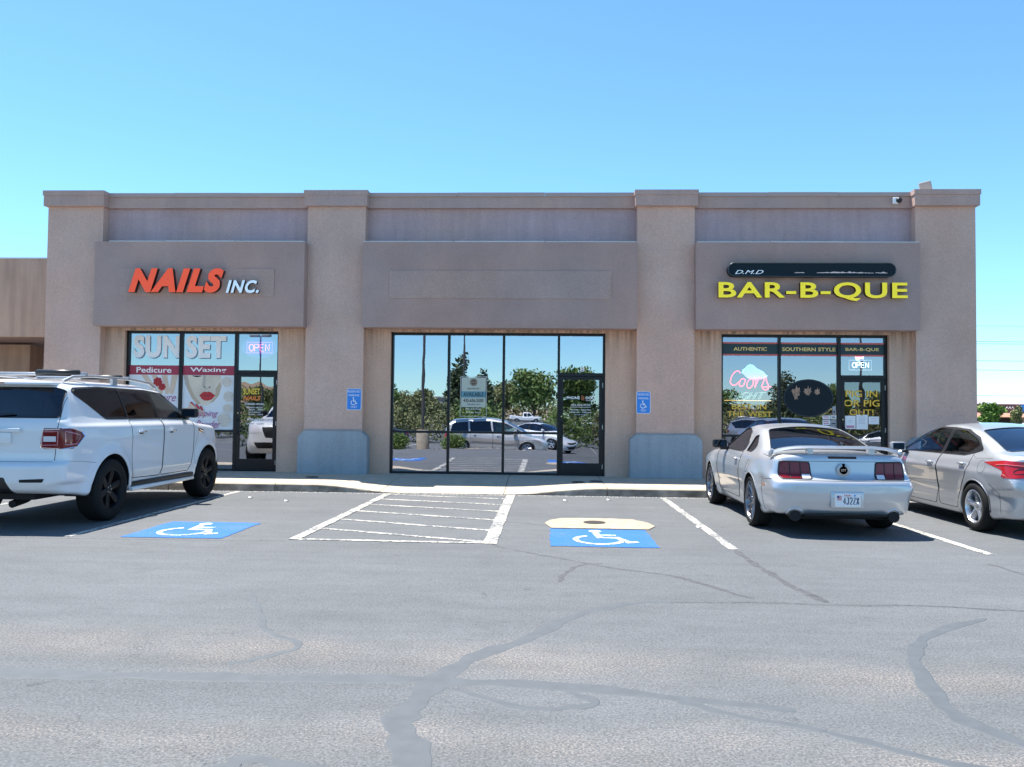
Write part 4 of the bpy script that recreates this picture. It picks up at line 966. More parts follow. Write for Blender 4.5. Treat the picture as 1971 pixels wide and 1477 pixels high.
def surfnet(F, lo, hi, h):
    ax = [np.arange(lo[i], hi[i]+h, h) for i in range(3)]
    X, Y, Z = np.meshgrid(*ax, indexing='ij'); V = F(X, Y, Z); ins = V < 0
    nx_, ny_, nz_ = V.shape; cells = np.zeros((nx_-1, ny_-1, nz_-1), int)
    for i in (0, 1):
        for j in (0, 1):
            for k in (0, 1): cells += ins[i:nx_-1+i, j:ny_-1+j, k:nz_-1+k]
    act = (cells > 0) & (cells < 8); idx = -np.ones(act.shape, int); ci = np.argwhere(act); idx[act] = np.arange(len(ci))
    pos = np.zeros((len(ci), 3)); cnt = np.zeros(len(ci)); I, J, K = ci.T
    cor = [(a, b, c_) for a in (0, 1) for b in (0, 1) for c_ in (0, 1)]
    for a in cor:
        for d in range(3):
            if a[d]: continue
            b = list(a); b[d] = 1
            va = V[I+a[0], J+a[1], K+a[2]]; vb = V[I+b[0], J+b[1], K+b[2]]; m_ = (va < 0) != (vb < 0)
            t = np.where(m_, va/np.where(m_, va-vb, 1), 0); p = np.tile(np.array(a, float), (len(ci), 1)); p[:, d] += t
            pos[m_] += p[m_]; cnt[m_] += 1
    pos = pos/cnt[:, None]; pos = (pos+ci)*h+np.array(lo)
    faces = []
    for d in range(3):
        e1, e2 = [(1, 2), (2, 0), (0, 1)][d]
        sl0 = [slice(None)]*3; sl1 = [slice(None)]*3; sl0[d] = slice(0, -1); sl1[d] = slice(1, None)
        a = ins[tuple(sl0)]; b = ins[tuple(sl1)]; E_ = np.argwhere(a != b)
        ok = (E_[:, e1] > 0) & (E_[:, e2] > 0) & (E_[:, e1] < idx.shape[e1]) & (E_[:, e2] < idx.shape[e2]) & (E_[:, d] < idx.shape[d]); E_ = E_[ok]
        o1 = np.zeros(3, int); o1[e1] = 1; o2 = np.zeros(3, int); o2[e2] = 1
        q = np.stack([idx[tuple((E_-o1-o2).T)], idx[tuple((E_-o2).T)], idx[tuple(E_.T)], idx[tuple((E_-o1).T)]], 1)
        fl_ = ~a[tuple(E_.T)]; q[fl_] = q[fl_][:, ::-1]; faces.append(q)
    return pos, np.concatenate(faces)
def grad(F, p, e=.004):
    g = np.zeros_like(p)
    for d in range(3):
        a = p.copy(); b = p.copy(); a[:, d] += e; b[:, d] -= e; g[:, d] = F(*a.T)-F(*b.T)
    return g/(2*e)
def project(F, p, it=4, mx=.02):
    for _ in range(it):
        v = F(*p.T); g = grad(F, p); n2 = (g*g).sum(1)+1e-9; p = p-np.clip(v/np.sqrt(n2), -mx, mx)[:, None]*g/np.sqrt(n2)[:, None]
    return p
def hit(F, axis, a, b, side=1, far=None):
    """walk from outside along the axis to the surface"""
    ts = np.linspace(0, 1, 400)
    if axis == 'side': y = side*(1.3-1.25*ts); P = np.stack([a+0*ts, y, b+0*ts], 1)
    elif axis == 'rear': P = np.stack([-.3+1.9*ts, a+0*ts, b+0*ts], 1)
    elif axis == 'front': L_ = far; P = np.stack([L_+.3-1.9*ts, a+0*ts, b+0*ts], 1)
    else: P = np.stack([a+0*ts, b+0*ts, 2.4-2.1*ts], 1)
    v = F(*P.T); k = np.argmax(v < 0)
    if v[k] >= 0: return None
    t = v[k-1]/(v[k-1]-v[k]+1e-12); return P[k-1]+(P[k]-P[k-1])*t
def inpoly(px, py, poly):
    c_ = np.zeros(len(px), bool); n = len(poly)
    for i in range(n):
        x1, y1 = poly[i-1]; x2, y2 = poly[i]
        m_ = ((y1 > py) != (y2 > py)) & (px < (x2-x1)*(py-y1)/((y2-y1) if y2 != y1 else 1e-9)+x1); c_ ^= m_
    return c_
def rpoly(P, r_=.03, n=4):
    """round the corners of a polygon"""
    out = []; N = len(P)
    for i in range(N):
        a = Vector(P[i-1]); b = Vector(P[i]); c_ = Vector(P[(i+1) % N]); r1 = min(r_, (a-b).length*.45, (c_-b).length*.45)
        p = b+(a-b).normalized()*r1; q = b+(c_-b).normalized()*r1
        for k in range(n+1): t = k/n; out.append(tuple((1-t)**2*p+2*t*(1-t)*b+t*t*q))
    return out
def circ(cx_, cy_, r_, n=20): return [(cx_+r_*math.cos(t), cy_+r_*math.sin(t)) for t in np.linspace(0, 2*math.pi, n+1)[:-1]]
AXI = {'side': (0, 2), 'rear': (1, 2), 'front': (1, 2), 'top': (0, 1)}

def car_body(c, root, body_mat, h=.025):
    F = make_field(c); L_ = c['L']
    V, Q = surfnet(F, (-.15, -c['hw']-.15, .05), (L_+.15, c['hw']+.15, c['H']+.1), h); V = project(F, V)
    me = bpy.data.meshes.new('b'); me.from_pydata(V.tolist(), [], Q.tolist()); bm = bmesh.new(); bm.from_mesh(me); bpy.data.meshes.remove(me)
    lay = bm.faces.layers.int.new('reg')
    regs = c['regions']
    cen = lambda f: f.calc_center_median()
    for ri, rg in enumerate(regs):
        axis, poly = rg['axis'], rg['poly']; A, Bx = AXI[axis]
        def okf(ct, n):
            if axis == 'side': return abs(ct.y) > rg.get('ymin', .45) and abs(n.y) > .15
            if axis == 'rear': return ct.x < rg.get('umax', 1.0) and n.x < -.2
            if axis == 'front': return ct.x > L_-rg.get('umax', 1.0) and n.x > .2
            return n.z > .1
        x0, x1 = min(p[0] for p in poly)-.05, max(p[0] for p in poly)+.05; y0, y1 = min(p[1] for p in poly)-.05, max(p[1] for p in poly)+.05
        fs = []
        for f in bm.faces:
            if f[lay] != 0: continue
            ct = cen(f)
            if x0 < ct[A] < x1 and y0 < ct[Bx] < y1 and okf(ct, f.normal): fs.append(f)
        geom = set(fs)
        n = len(poly)
        for i in range(n):
            a, b = poly[i-1], poly[i]; d = (b[0]-a[0], b[1]-a[1]); ln = math.hypot(*d)
            if ln < 1e-6: continue
            pc = [0, 0, 0]; pn = [0, 0, 0]; pc[A], pc[Bx] = a; pn[A], pn[Bx] = -d[1]/ln, d[0]/ln
            mx_, my_ = (a[0]+b[0])/2, (a[1]+b[1])/2; rad = ln/2+h*2.5
            gs = [f for f in geom if f.is_valid and math.hypot(cen(f)[A]-mx_, cen(f)[Bx]-my_) < rad]
            if not gs: continue
            ed = set(e for f in gs for e in f.edges); vs = set(v for f in gs for v in f.verts)
            res = bmesh.ops.bisect_plane(bm, geom=list(gs)+list(ed)+list(vs), dist=.0004, plane_co=pc, plane_no=pn)
            geom = set(f for f in geom if f.is_valid) | set(g for g in res['geom'] if isinstance(g, bmesh.types.BMFace))
        geom = [f for f in geom if f.is_valid and f[lay] == 0]
        if geom:
            C_ = np.array([cen(f)[:] for f in geom]); ins = inpoly(C_[:, A], C_[:, Bx], poly)
            for f, k in zip(geom, ins):
                if k and okf(cen(f), f.normal): f[lay] = ri+1
    bm.verts.index_update()
    verts = np.array([v.co[:] for v in bm.verts])
    G_ = grad(F, verts); G_ /= np.linalg.norm(G_, axis=1)[:, None]+1e-9
    groups = {}
    for f in bm.faces:
        r_ = f[lay]; side = 0
        if r_ and regs[r_-1]['name'] is None: continue
        if r_ and regs[r_-1].get('split', True): side = 1 if cen(f).y > 0 else -1
        key = (regs[r_-1].get('key', regs[r_-1]['name']) if r_ else 'body', side); groups.setdefault(key, []).append((f, r_))
    out = {}
    for (key, side), fl_ in groups.items():
        rg = regs[fl_[0][1]-1] if fl_[0][1] else None
        name = rg['name'] if rg else 'body'; mt_ = rg['mat'] if rg and rg.get('mat') else body_mat; offs = rg.get('off', 0) if rg else 0
        ids = {}; fcs = []
        for f, _ in fl_:
            fcs.append([ids.setdefault(v.index, len(ids)) for v in f.verts])
        ii = np.array(list(ids.keys())); vv = verts[ii]+G_[ii]*offs
        me = bpy.data.meshes.new(name); me.from_pydata(vv.tolist(), [], fcs); me.update(); me.materials.append(mt_); me.shade_smooth()
        me.normals_split_custom_set_from_vertices(G_[ii].tolist())
        o = bpy.data.objects.new(name, me); S.collection.objects.link(o); o.parent = root; out[(key, side)] = o
    bm.free(); return F, out

def surf_tube(F, axis, pts, r_, side=1, off=0., closed=True, step=.03, mb=None, far=None, n=5):
    P = [];
    N = len(pts)
    for i in range(N if closed else N-1):
        a = Vector(pts[i]); b = Vector(pts[(i+1) % N]); k = max(1, int((b-a).length/step))
        for j in range(k): P.append(a+(b-a)*j/k)
    if not closed: P.append(Vector(pts[-1]))
    out = []
    for p in P:
        q = hit(F, axis, p.x, p.y, side, far)
        if q is not None: out.append(q)
    if len(out) < 3: return mb
    A_ = np.array(out); g = grad(F, A_); g /= np.linalg.norm(g, axis=1)[:, None]+1e-9; A_ = A_+g*off
    mb = mb or MB(); mb.tube(A_.tolist(), r_, n, closed=closed); return mb

def wheel(parent, u, y, r_, w, rim_r, spokes, rim_mat, side, twin=False):
    e = empty('wheel', (u, y, r_)); e.parent = parent
    s_ = side; mb = MB(); hw = w/2
    pr = [(rim_r-.005, hw-.01), (rim_r+.01, hw-.002), (rim_r+(r_-rim_r)*.5, hw+.006), (r_-.03, hw-.004), (r_-.008, hw-.025), (r_, hw-.05), (r_, -hw+.05), (r_-.03, -hw+.005), (rim_r+.01, -hw), (rim_r-.03, -hw+.02)]
    mb.lathe(pr, (0, 0, 0), 'y', 40, s_, cap=False); mb.build('tyre', M['rubber'], e, smooth=50)
    mb = MB(); mb.lathe([(rim_r+.004, hw-.008), (rim_r-.012, hw-.004), (rim_r-.022, hw-.02), (rim_r-.03, hw-.12), (rim_r-.03, -hw+.03)], (0, 0, 0), 'y', 40, s_, cap=False)
    mb.lathe([(.0, hw-.035), (.035, hw-.036), (.06, hw-.045), (.075, hw-.07), (.075, -.02)], (0, 0, 0), 'y', 20, s_)
    for k in range(spokes):
        a = 2*math.pi*k/spokes+.3
        for da in ((-.11, .11) if twin else (0,)):
            ca = a+da*.35; cb = a+da*1.9; wd = (.016 if twin else .034)*rim_r/.24
            p0 = Vector((math.cos(ca)*.05, 0, math.sin(ca)*.05)); p1 = Vector((math.cos(cb)*(rim_r-.014), 0, math.sin(cb)*(rim_r-.014)))
            d = (p1-p0).normalized(); n = Vector((-d.z, 0, d.x)); v = []
            for (p, ww, dep, yy) in [(p0, wd*1.0, .03, hw-.045), (p1, wd*(1.0 if twin else 1.25), .03, hw-.018)]:
                for sgn in (-1, 1):
                    q = p+n*sgn*ww; v.append((q.x, (yy-.012)*s_, q.z)); q2 = p+n*sgn*ww*1.1; v.append((q2.x, (yy-dep-.02)*s_, q2.z))
                v.append((p.x, yy*s_, p.z))
            o_ = [0, 4, 2, 3, 1]; mb.add(v, [tuple(o_[::1]), tuple(x+5 for x in o_[::-1])]+[(o_[i], o_[(i+1) % 5], o_[(i+1) % 5]+5, o_[i]+5) for i in range(5)])
    mb.build('rim', rim_mat, e, smooth=30)
    mb = MB(); mb.lathe([(.0, -.03), (rim_r-.06, -.03), (rim_r-.06, -.05), (0, -.05)], (0, 0, 0), 'y', 32, s_); mb.build('brake_disc', M['dark'] if rim_mat is M['blackrim'] else mat('brake disc', (.12, .12, .12), .4, .8), e)
    mb = MB()
    for k in range(5):
        a = 2*math.pi*k/5; mb.lathe([(.009, hw-.06), (.009, hw-.038), (0, hw-.036)], (.045*math.cos(a), 0, .045*math.sin(a)), 'y', 8, s_)
    mb.build('wheel_nut', M['chrome'], e)
    return e

def seats(root, rows, hw, zf, mt_, hz=.62):
    for u in rows:
        for y in (-hw*.48, hw*.48):
            e = empty('seat', (u, y, zf)); e.parent = root; mb = MB()
            mb.box(-.05, .45, -.25, .25, .0, .22, .06); mb.build('cushion', mt_, e, smooth=40)
            mb = MB(); mb.box(-.12, .02, -.24, .24, .12, hz, .06); mb.v = [(x-(z-.12)*.22, y_, z) for x, y_, z in mb.v]; mb.build('backrest', mt_, e, smooth=40)
            mb = MB(); mb.box(-.24, -.14, -.13, .13, hz+.03, hz+.22, .045); mb.build('headrest', mt_, e, smooth=40)

def finish_car(c, root, F, body_mat, detail=True):
    # wheel wells, underbody, wheels
    for a in c['axles']:
        for s_ in (-1, 1):
            mb = MB(); y1 = (c['hw']-.035)*s_; y0 = (c['hw']-.36)*s_; n = 20; P = [(a+(c['ra']+.012)*math.cos(t), c['zr']+(c['ra']+.012)*math.sin(t)) for t in np.linspace(R(-6), R(186), n)]
            vs = [(p[0], y1, p[1]) for p in P]+[(p[0], y0, p[1]) for p in P]; mb.add(vs, [(i, i+1, i+1+n, i+n) for i in range(n-1)]+[tuple(range(n, 2*n))]); mb.build('wheel_arch_liner', M['dark'], root, smooth=40)
            wheel(root, a, s_*(c['hw']-c['tw']/2-c['inset']), c['wr'], c['tw'], c['rim'], c['spokes'], M[c['rimmat']], s_, c.get('twin', False))
            if c.get('lip', True):
                mb = surf_tube(F, 'side', [(a+c['ra']*math.cos(t), c['zr']+c['ra']*math.sin(t)) for t in np.linspace(R(-14), R(194), 26)], .012, s_, off=-.006, closed=False, step=.2, n=6)
                mb.build('arch_lip', body_mat, root, smooth=True)
    mb = MB(); mb.box(c['axles'][0]+c['ra'], c['axles'][1]-c['ra'], -c['hw']+.16, c['hw']-.16, c['zu'], c['zu']+.12)
    mb.box(.25, c['axles'][0]-c['ra']+.1, -.55, .55, c['zu']+.03, c['zu']+.15); mb.box(c['axles'][0]-.1, c['axles'][0]+.1, -.8, .8, c['wr']-.08, c['wr']+.04); mb.build('underbody', M['dark'], root)
    # interior
    mb = MB(); mb.box(c['cab'][0], c['cab'][1], -c['hw']+.22, c['hw']-.22, c['zfl']-.05, c['zfl']); mb.build('cabin_floor', M['dark'], root)
    dm = MB(); dm.box(c['dash'], c['dash']+.45, -c['hw']+.2, c['hw']-.2, c['zfl']+.3, c['zdash'], .05); dm.build('dashboard', M['darkseat'], root)
    seats(root, c['seatrows'], c['hw'], c['zfl'], c['seatmat'], c.get('hz', .6))
    if detail:
        mb = MB(); cx_, cy_, cz_ = c['dash']-.10, .38, c['zdash']-.02; mb.tube([(cx_-.06*math.sin(t), cy_+.18*math.cos(t), cz_+.18*math.sin(t)) for t in np.linspace(0, 2*math.pi, 25)[:-1]], .015, 6, closed=True)
        mb.tube([(cx_, cy_-.17, cz_), (cx_+.03, cy_, cz_-.02), (cx_, cy_+.17, cz_)], .015, 6); mb.build('steering_wheel', M['darkseat'], root, smooth=True)
        mb = MB(); mb.box(c['mirr'], c['mirr']+.02, -.12, .12, c['H']-.17, c['H']-.11, .008); mb.build('rearview_mirror', M['dark'], root)
    seam_mb = None
    for (axis, pts, closed, r_) in c['seams']:
        for s_ in ((-1, 1) if axis == 'side' else (1,)):
            seam_mb = surf_tube(F, axis, pts, r_, s_, off=-r_*.35, closed=closed, mb=seam_mb, n=4, far=c['L'])
    if seam_mb: seam_mb.build('panel_gap', M['seam'], root)
    for (axis, pts, r_, m_, nm) in c.get('trims', []):
        for s_ in ((-1, 1) if axis == 'side' else (1,)):
            t = surf_tube(F, axis, pts, r_, s_, off=0, closed=True, n=5, far=c['L'])
            if t: t.build(nm, M[m_], root, smooth=True)

def mirror(root, u, y, z, mt_, side, sc=1.):
    e = empty('wing_mirror', (u, y, z)); e.parent = root; s_ = side
    mb = MB(); mb.box(-.07*sc, .07*sc, -.02*s_ if s_ > 0 else -.22*sc, .22*sc if s_ > 0 else .02, -.065*sc, .085*sc, .035*sc); mb.build('mirror_shell', mt_, e, smooth=40)
    mb = MB(); a, b = sorted((.02*s_, .20*s_*sc)); mb.box(-.073*sc, -.069*sc, a, b, -.045*sc, .065*sc); mb.build('mirror_glass', M['tintglass'] if mt_ is M['plastic'] else mat('mirror', (.10, .12, .13), .1, 1), e)
    mb = MB(); mb.box(-.03, .04, -.08, .08, -.09, -.04, .01); mb.build('mirror_arm', M['plastic'], e)

def handle(root, F, u, z, side, mt_, w=.11, thing=None):
    p = hit(F, 'side', u, z, side)
    e = thing or root; mb = MB(); y = p[1]
    mb.tube([(u-w, y-.004*side, z), (u-w*.8, y+.035*side, z+.003), (u+w*.7, y+.037*side, z+.003), (u+w, y-.004*side, z)], .014, 8, rs=[.010, .015, .015, .010])
    o = mb.build('door_handle', mt_, e, smooth=True)
    mb = MB(); mb.tube([(u-w*.5, y+.0*side, z-.022), (u+w*.4, y+.0*side, z-.022)], .018, 8, rs=[.012, .012]); mb.build('handle_recess', M['seam'], e); return o

# ---- silver coupe
W_ = lambda p, s=.06: (p, s)
coupe = dict(L=4.77, H=1.395, hw=.935, axles=(1.06, 3.78), ra=.385, zr=.345, wr=.345, tw=.245, rim=.265, inset=.012, spokes=7, twin=True, rimmat='gun', flare=.030, fw=.10,
    T=([(0, 1.03), (.22, 1.045), (.5, 1.04), (.9, 1.02), (1.6, .985), (3.0, .985), (3.4, .99), (4.0, .95), (4.5, .86), (4.77, .76)], .08),
    Rf=([(0, .6), (.5, .95), (.72, 1.03), (1.25, 1.225), (1.7, 1.345), (2.15, 1.395), (2.5, 1.365), (2.8, 1.24), (3.35, .98), (3.7, .7)], .07),
    P=([(0, .80), (.25, .845), (.7, .875), (1.1, .885), (2.4, .87), (3.7, .885), (4.3, .86), (4.77, .78)], .1),
    Sec=([(.15, -.09), (.25, -.045), (.36, -.01), (.55, .015), (.74, .02), (.80, .0), (.90, -.02), (.98, -.045), (1.1, -.12)], .02),
    Rr=([(.2, .14), (.27, .085), (.33, .055), (.45, .015), (.55, .0), (.66, .005), (.70, .03), (.725, .115), (.76, .14), (.96, .165), (1.02, .17), (1.2, .3)], .012),
    Fr=([(.15, 4.6), (.3, 4.72), (.5, 4.77), (.7, 4.74), (.85, 4.6), (1.1, 4.3)], .05),
    Cw=([(.8, .86), (.98, .80), (1.15, .70), (1.32, .60), (1.4, .56)], .03), Zb=([(0, .285), (.4, .26), (.8, .2), (4.0, .19), (4.77, .22)], .05),
    crown=.055, crownR=.05, bow=.15, bowp=3, bowf=.3, ks=.10, kr=.09, kc=.09, kj=.10, zu=.18, cab=(1.2, 3.6), zfl=.28, dash=2.8, zdash=.93, seatrows=(2.05, 1.35), seatmat=None, mirr=2.5, hz=.55,
    rearpits=[], seams=[], trims=[])
coupe['seatmat'] = M['darkseat']
c = coupe
fwin = rpoly([(1.84, .985), (1.86, 1.12), (2.02, 1.25), (2.30, 1.31), (2.54, 1.275), (3.04, 1.0), (2.98, .975)], .05)
qwin = rpoly([(1.72, .99), (1.70, 1.20), (1.60, 1.22), (1.36, 1.10), (1.36, 1.02), (1.42, .985)], .03)
bwin = rpoly([(.80, -.70), (1.66, -.50), (1.70, 0), (1.66, .50), (.80, .70), (.74, 0)], .06)
wsh = rpoly([(2.60, -.50), (3.22, -.70), (3.30, 0), (3.22, .70), (2.60, .50), (2.54, 0)], .05)
door_c = rpoly([(1.80, .97), (1.80, .5), (1.95, .30), (3.18, .30), (3.24, .6), (3.30, .97)], .05)
tl = lambda s_: rpoly([(s_*.39, .715), (s_*.41, .925), (s_*.755, .93), (s_*.775, .78), (s_*.76, .715)], .03)
regions = [dict(name=None, axis='side', poly=circ(a, c['zr'], c['ra'], 30), ymin=.6) for a in c['axles']]
regions += [dict(name='side_window', axis='side', poly=fwin, mat=M['backglass'], off=-.006, ymin=.4, key='w1'), dict(name='quarter_window', axis='side', poly=qwin, mat=M['tintglass'], off=-.006, ymin=.4),
    dict(name='rear_window', axis='top', poly=bwin, mat=M['backglass'], off=-.004, split=False), dict(name='windscreen', axis='top', poly=wsh, mat=M['carglass'], off=-.004, split=False),
    dict(name='taillight', axis='rear', poly=tl(1), mat=M['lens'], off=.004), dict(name='taillight', axis='rear', poly=tl(-1), mat=M['lens'], off=.004),
    dict(name='door', axis='side', poly=door_c, ymin=.5),
    dict(name='boot_lid', axis='rear', poly=rpoly([(-.78, 1.02), (-.78, .92), (-.42, .92), (-.42, .70), (.42, .70), (.42, .92), (.78, .92), (.78, 1.02)], .02), umax=.6, split=False),
    dict(name='rear_bumper', axis='rear', poly=[(-1.1, .22), (1.1, .22), (1.1, .695), (-1.1, .695)], umax=.55, split=False)]
c['regions'] = regions
c['seams'] = [('side', door_c, True, .009), ('side', circ(1.28, .80, .085), True, .004), ('rear', [(-.80, .99), (-.80, .92)], False, .005), ('rear', [(.80, .99), (.80, .92)], False, .005), ('rear', [(-.42, .935), (.42, .935)], False, .004),
    ('rear', [(-.9, .705), (-.5, .70), (0, .70), (.5, .70), (.9, .705)], False, .006), ('side', [(.55, .23), (.58, .5), (.52, .69), (.2, .71)], False, .004)]
c['trims'] = [('side', fwin, .009, 'plastic', 'window_trim'), ('side', qwin, .006, 'plastic', 'window_trim'), ('top', bwin, .008, 'plastic', 'window_trim'), ('rear', tl(1), .011, 'plastic', 'lamp_surround'), ('rear', tl(-1), .011, 'plastic', 'lamp_surround')]
root = empty('parked_car', (3.69, 10.16, 0), R(90)); tag(root, 'silver two-door coupe with square red tail lights and a boot spoiler', 'car', 'cars parked nose-in at the shops')
F, parts = car_body(c, root, M['psilver2']); finish_car(c, root, F, M['psilver2'])
coupe_root = root; Fc = F
mirror(root, 2.86, .86, 1.04, M['plastic'], 1, .9); mirror(root, 2.86, -.86, 1.04, M['plastic'], -1, .9)
for s_ in (-1, 1):
    handle(root, F, 2.02, .86, s_, M['psilver2'], .09, parts[('door', s_)])
    # taillight bars and reversing lamp
    for k in range(2):
        mb = surf_tube(F, 'rear', [(s_*(.515+.125*k), .72), (s_*(.518+.125*k), .922)], .006, off=.003, closed=False, n=5); mb.build('lamp_divider', M['dark'], parts[('taillight', s_)])
    q = [hit(F, 'rear', s_*a, b) for a, b in [(.405, .722), (.505, .722), (.505, .775), (.408, .775)]]
    MB().poly([(p[0]-.008, p[1], p[2]) for p in q]).build('reversing_lamp', M['clear'], parts[('taillight', s_)], fix=False)
    q = [hit(F, 'side', a, b, s_) for a, b in [(.42, .60), (.52, .60), (.52, .64), (.42, .64)]]
    MB().poly([(p[0], p[1]+.004*s_, p[2]) for p in q]).build('side_marker', M['lens'], root, fix=False)
    q = [hit(F, 'side', a, b, s_) for a, b in [(3.42, .78), (3.50, .78), (3.49, .81), (3.42, .81)]]
    mb = MB(); mb.lathe([(.0, .12), (.05, .12), (.053, .02), (.058, .0), (.058, .2), (0, .2)], (.10, s_*.60, .275), 'x', 20); mb.build('exhaust_tip', mat('burnt chrome', (.14, .13, .12), .3, .9), root, smooth=40)
    mb = surf_tube(F, 'rear', [(s_*.60+.088*math.cos(t), .268+.088*math.sin(t)) for t in np.linspace(R(5), R(175), 14)], .018, off=-.008, closed=False, n=8, step=.2)
    if mb: mb.build('exhaust_surround', M['psilver2'], root, smooth=True)
    MB().prism([(s_*.60+.068*math.cos(t), .262+.068*math.sin(t)) for t in np.linspace(0, 2*math.pi, 21)[:-1]], 'x', .09, .13).build('exhaust_recess', M['dark'], root)
mb = MB(); n = 24     # spoiler: a raised wing on two posts with down-turned ends
top = []; 
for k in range(n+1):
    t = -1+2*k/n; y = t*.80; z = 1.10-.075*abs(t)**5; u = .17+.17*t*t+.03*abs(t)**6
    top.append([(u-.02, y, z), (u-.005, y, z+.022), (u+.06, y, z+.03), (u+.13, y, z+.006), (u+.12, y, z-.012), (u+.05, y, z-.012)])
vs = [p for g in top for p in g]; mb.add(vs, [(i*6+j, i*6+(j+1) % 6, (i+1)*6+(j+1) % 6, (i+1)*6+j) for i in range(n) for j in range(6)]+[tuple(range(6)), tuple(n*6+j for j in range(6))])
for s_ in (-1, 1):
    mb.box(.21, .30, s_*.38-.035, s_*.38+.035, 1.02, 1.12); mb.tube([(.38, s_*.80, 1.07), (.40, s_*.815, 1.03), (.44, s_*.82, .99)], .03, 8, rs=[.022, .03, .02])
mb.build('spoiler', M['psilver2'], root, smooth=40)
q = hit(F, 'rear', 0, .985); MB().box(q[0]-.012, q[0]+.03, -.175, .175, .968, .998, .008).build('brake_lamp', mat('unlit brake lamp', (.02, .004, .005), .3), root)
e = empty('badge', (.135, 0, .83)); e.parent = root
mb = MB(); mb.lathe([(0, .0), (.062, .0), (.085, -.008), (.085, -.02), (0, -.02)], (0, 0, 0), 'x', 28, -1); mb.v = [(v[0]-.014, v[1], v[2]) for v in mb.v]; mb.build('badge_ring', M['steel'], e, smooth=40)
mb = MB(); mb.lathe([(0, .0), (.05, .0)], (-.017, 0, 0), 'x', 24); mb.build('badge_disc', M['navy'], e)
mb = MB(); mb.lathe([(0, .0), (.018, .0)], (-.019, 0, .066), 'x', 12); mb.build('keyhole', M['dark'], e)
def car_text(parent, s_, y0, y1, z0, z1, u, m_, **k):
    X, Z, f, _, _ = text_mesh(s_, -y1, -y0, z0, z1, 0, **k); mbt = flat_to_solid(X, Z, f, 0, .0015)
    mbt.v = [(u+v[1], -v[0], v[2]) for v in mbt.v]; return mbt.build('lettering', m_, parent, fix=False)
car_text(e, 'GT', -.032, .032, -.014, .014, -.018, M['chrome'], offset=.02)
# number plate
e = empty('number_plate', (-.012, 0, .475)); e.parent = root
mb = MB(); mb.box(.0, .03, -.20, .20, -.105, .10, .015); mb.build('plate_recess', M['psilver2'], e, smooth=40)
MB().box(-.006, -.001, -.163, .163, -.083, .083, .006).build('plate_frame', M['chrome'], e)
MB().box(-.010, -.007, -.152, .152, -.074, .074).build('plate_sheet', M['paper'], e)
STROKES.update({'4': [[(.6, 0), (.6, 1), (0, .3), (.8, .3)]], 'J': [[(.2, 1), (.7, 1), (.7, .2), (.5, 0), (.2, 0), (.05, .2)]], '2': [[(.05, .8), (.2, 1), (.6, 1), (.8, .8), (.75, .6), (0, 0), (.8, 0)]], 'Z': [[(0, 1), (.8, 1), (0, 0), (.8, 0)]], 'X': [[(0, 0), (.8, 1)], [(0, 1), (.8, 0)]]})
mb = MB(); neon_word(mb, '4J2ZX', -.055, .135, -.05, .03, 0, .006, gap=.35); mb.v = [(-.011+v[1]*.3, -v[0], v[2]) for v in mb.v]; mb.build('plate_characters', mat('plate ink', (.01, .02, .07), .5), e)
car_text(e, 'Utah', -.03, .045, .045, .070, -.011, M['red'], shear=.2)
mb = MB()
for k in range(5): mb.box(-.0125, -.0108, .075, .13, -.002+.012*k, .004+.012*k)
mb.build('plate_stripes', M['red'], e); MB().box(-.013, -.0126, .105, .13, .026, .052).build('plate_canton', mat('canton', (.02, .04, .25), .5), e); MB().box(-.0125, -.0108, -.095, -.075, .045, .065).build('plate_sticker', M['blueSign'], e)
mb = MB(); [mb.box(.02, .07, -.5, .5, .275+.02*k, .281+.02*k) for k in range(2)]; mb.build('diffuser_slot', M['seam'], root)

# ---- silver sedan
sedan = dict(L=4.53, H=1.435, hw=.885, axles=(.96, 3.66), ra=.355, zr=.325, wr=.325, tw=.215, rim=.222, inset=.01, spokes=5, rimmat='alloy', flare=.022, fw=.08,
    T=([(0, 1.02), (.2, 1.06), (.55, 1.05), (1.0, 1.0), (1.7, .965), (3.0, .94), (3.5, .92), (4.1, .80), (4.53, .62)], .08),
    Rf=([(0, .7), (.25, .98), (.5, 1.08), (.95, 1.235), (1.45, 1.375), (1.95, 1.43), (2.35, 1.425), (2.8, 1.335), (3.4, 1.08), (3.88, .86), (4.1, .7)], .09),
    P=([(0, .72), (.25, .80), (.7, .835), (1.2, .845), (2.4, .845), (3.6, .835), (4.2, .78), (4.53, .66)], .12),
    Sec=([(.15, -.07), (.24, -.02), (.33, -.005), (.45, -.012), (.6, -.004), (.74, .018), (.79, .024), (.84, .0), (.92, -.02), (1.0, -.05), (1.15, -.12)], .018),
    Rr=([(.15, .16), (.25, .07), (.45, .01), (.6, .0), (.70, .03), (.80, .10), (.9, .10), (1.0, .06), (1.08, .10), (1.3, .3)], .02),
    Fr=([(.15, 4.4), (.3, 4.5), (.5, 4.53), (.65, 4.46), (.8, 4.25), (1.1, 3.9)], .05),
    Cw=([(.8, .80), (.95, .775), (1.1, .71), (1.35, .60), (1.45, .56)], .03), Zb=([(0, .25), (.4, .23), (.8, .17), (3.8, .17), (4.53, .2)], .05),
    crown=.05, crownR=.05, bow=.24, bowp=3, bowf=.35, ks=.09, kr=.11, kc=.10, kj=.11, zu=.16, cab=(.9, 3.5), zfl=.27, dash=3.0, zdash=.93, seatrows=(2.15, 1.25), seatmat=M['seat'], mirr=2.75, hz=.58,
    bumps=[(2.3, .80, 1.6, .05, .012)])
c = sedan
sf = rpoly([(2.06, .985), (2.02, 1.325), (2.40, 1.34), (2.76, 1.285), (3.34, 1.04), (3.42, .975)], .04)
sr = rpoly([(1.96, .985), (1.93, 1.325), (1.62, 1.31), (1.25, 1.215), (1.10, 1.13), (1.34, .995)], .035)
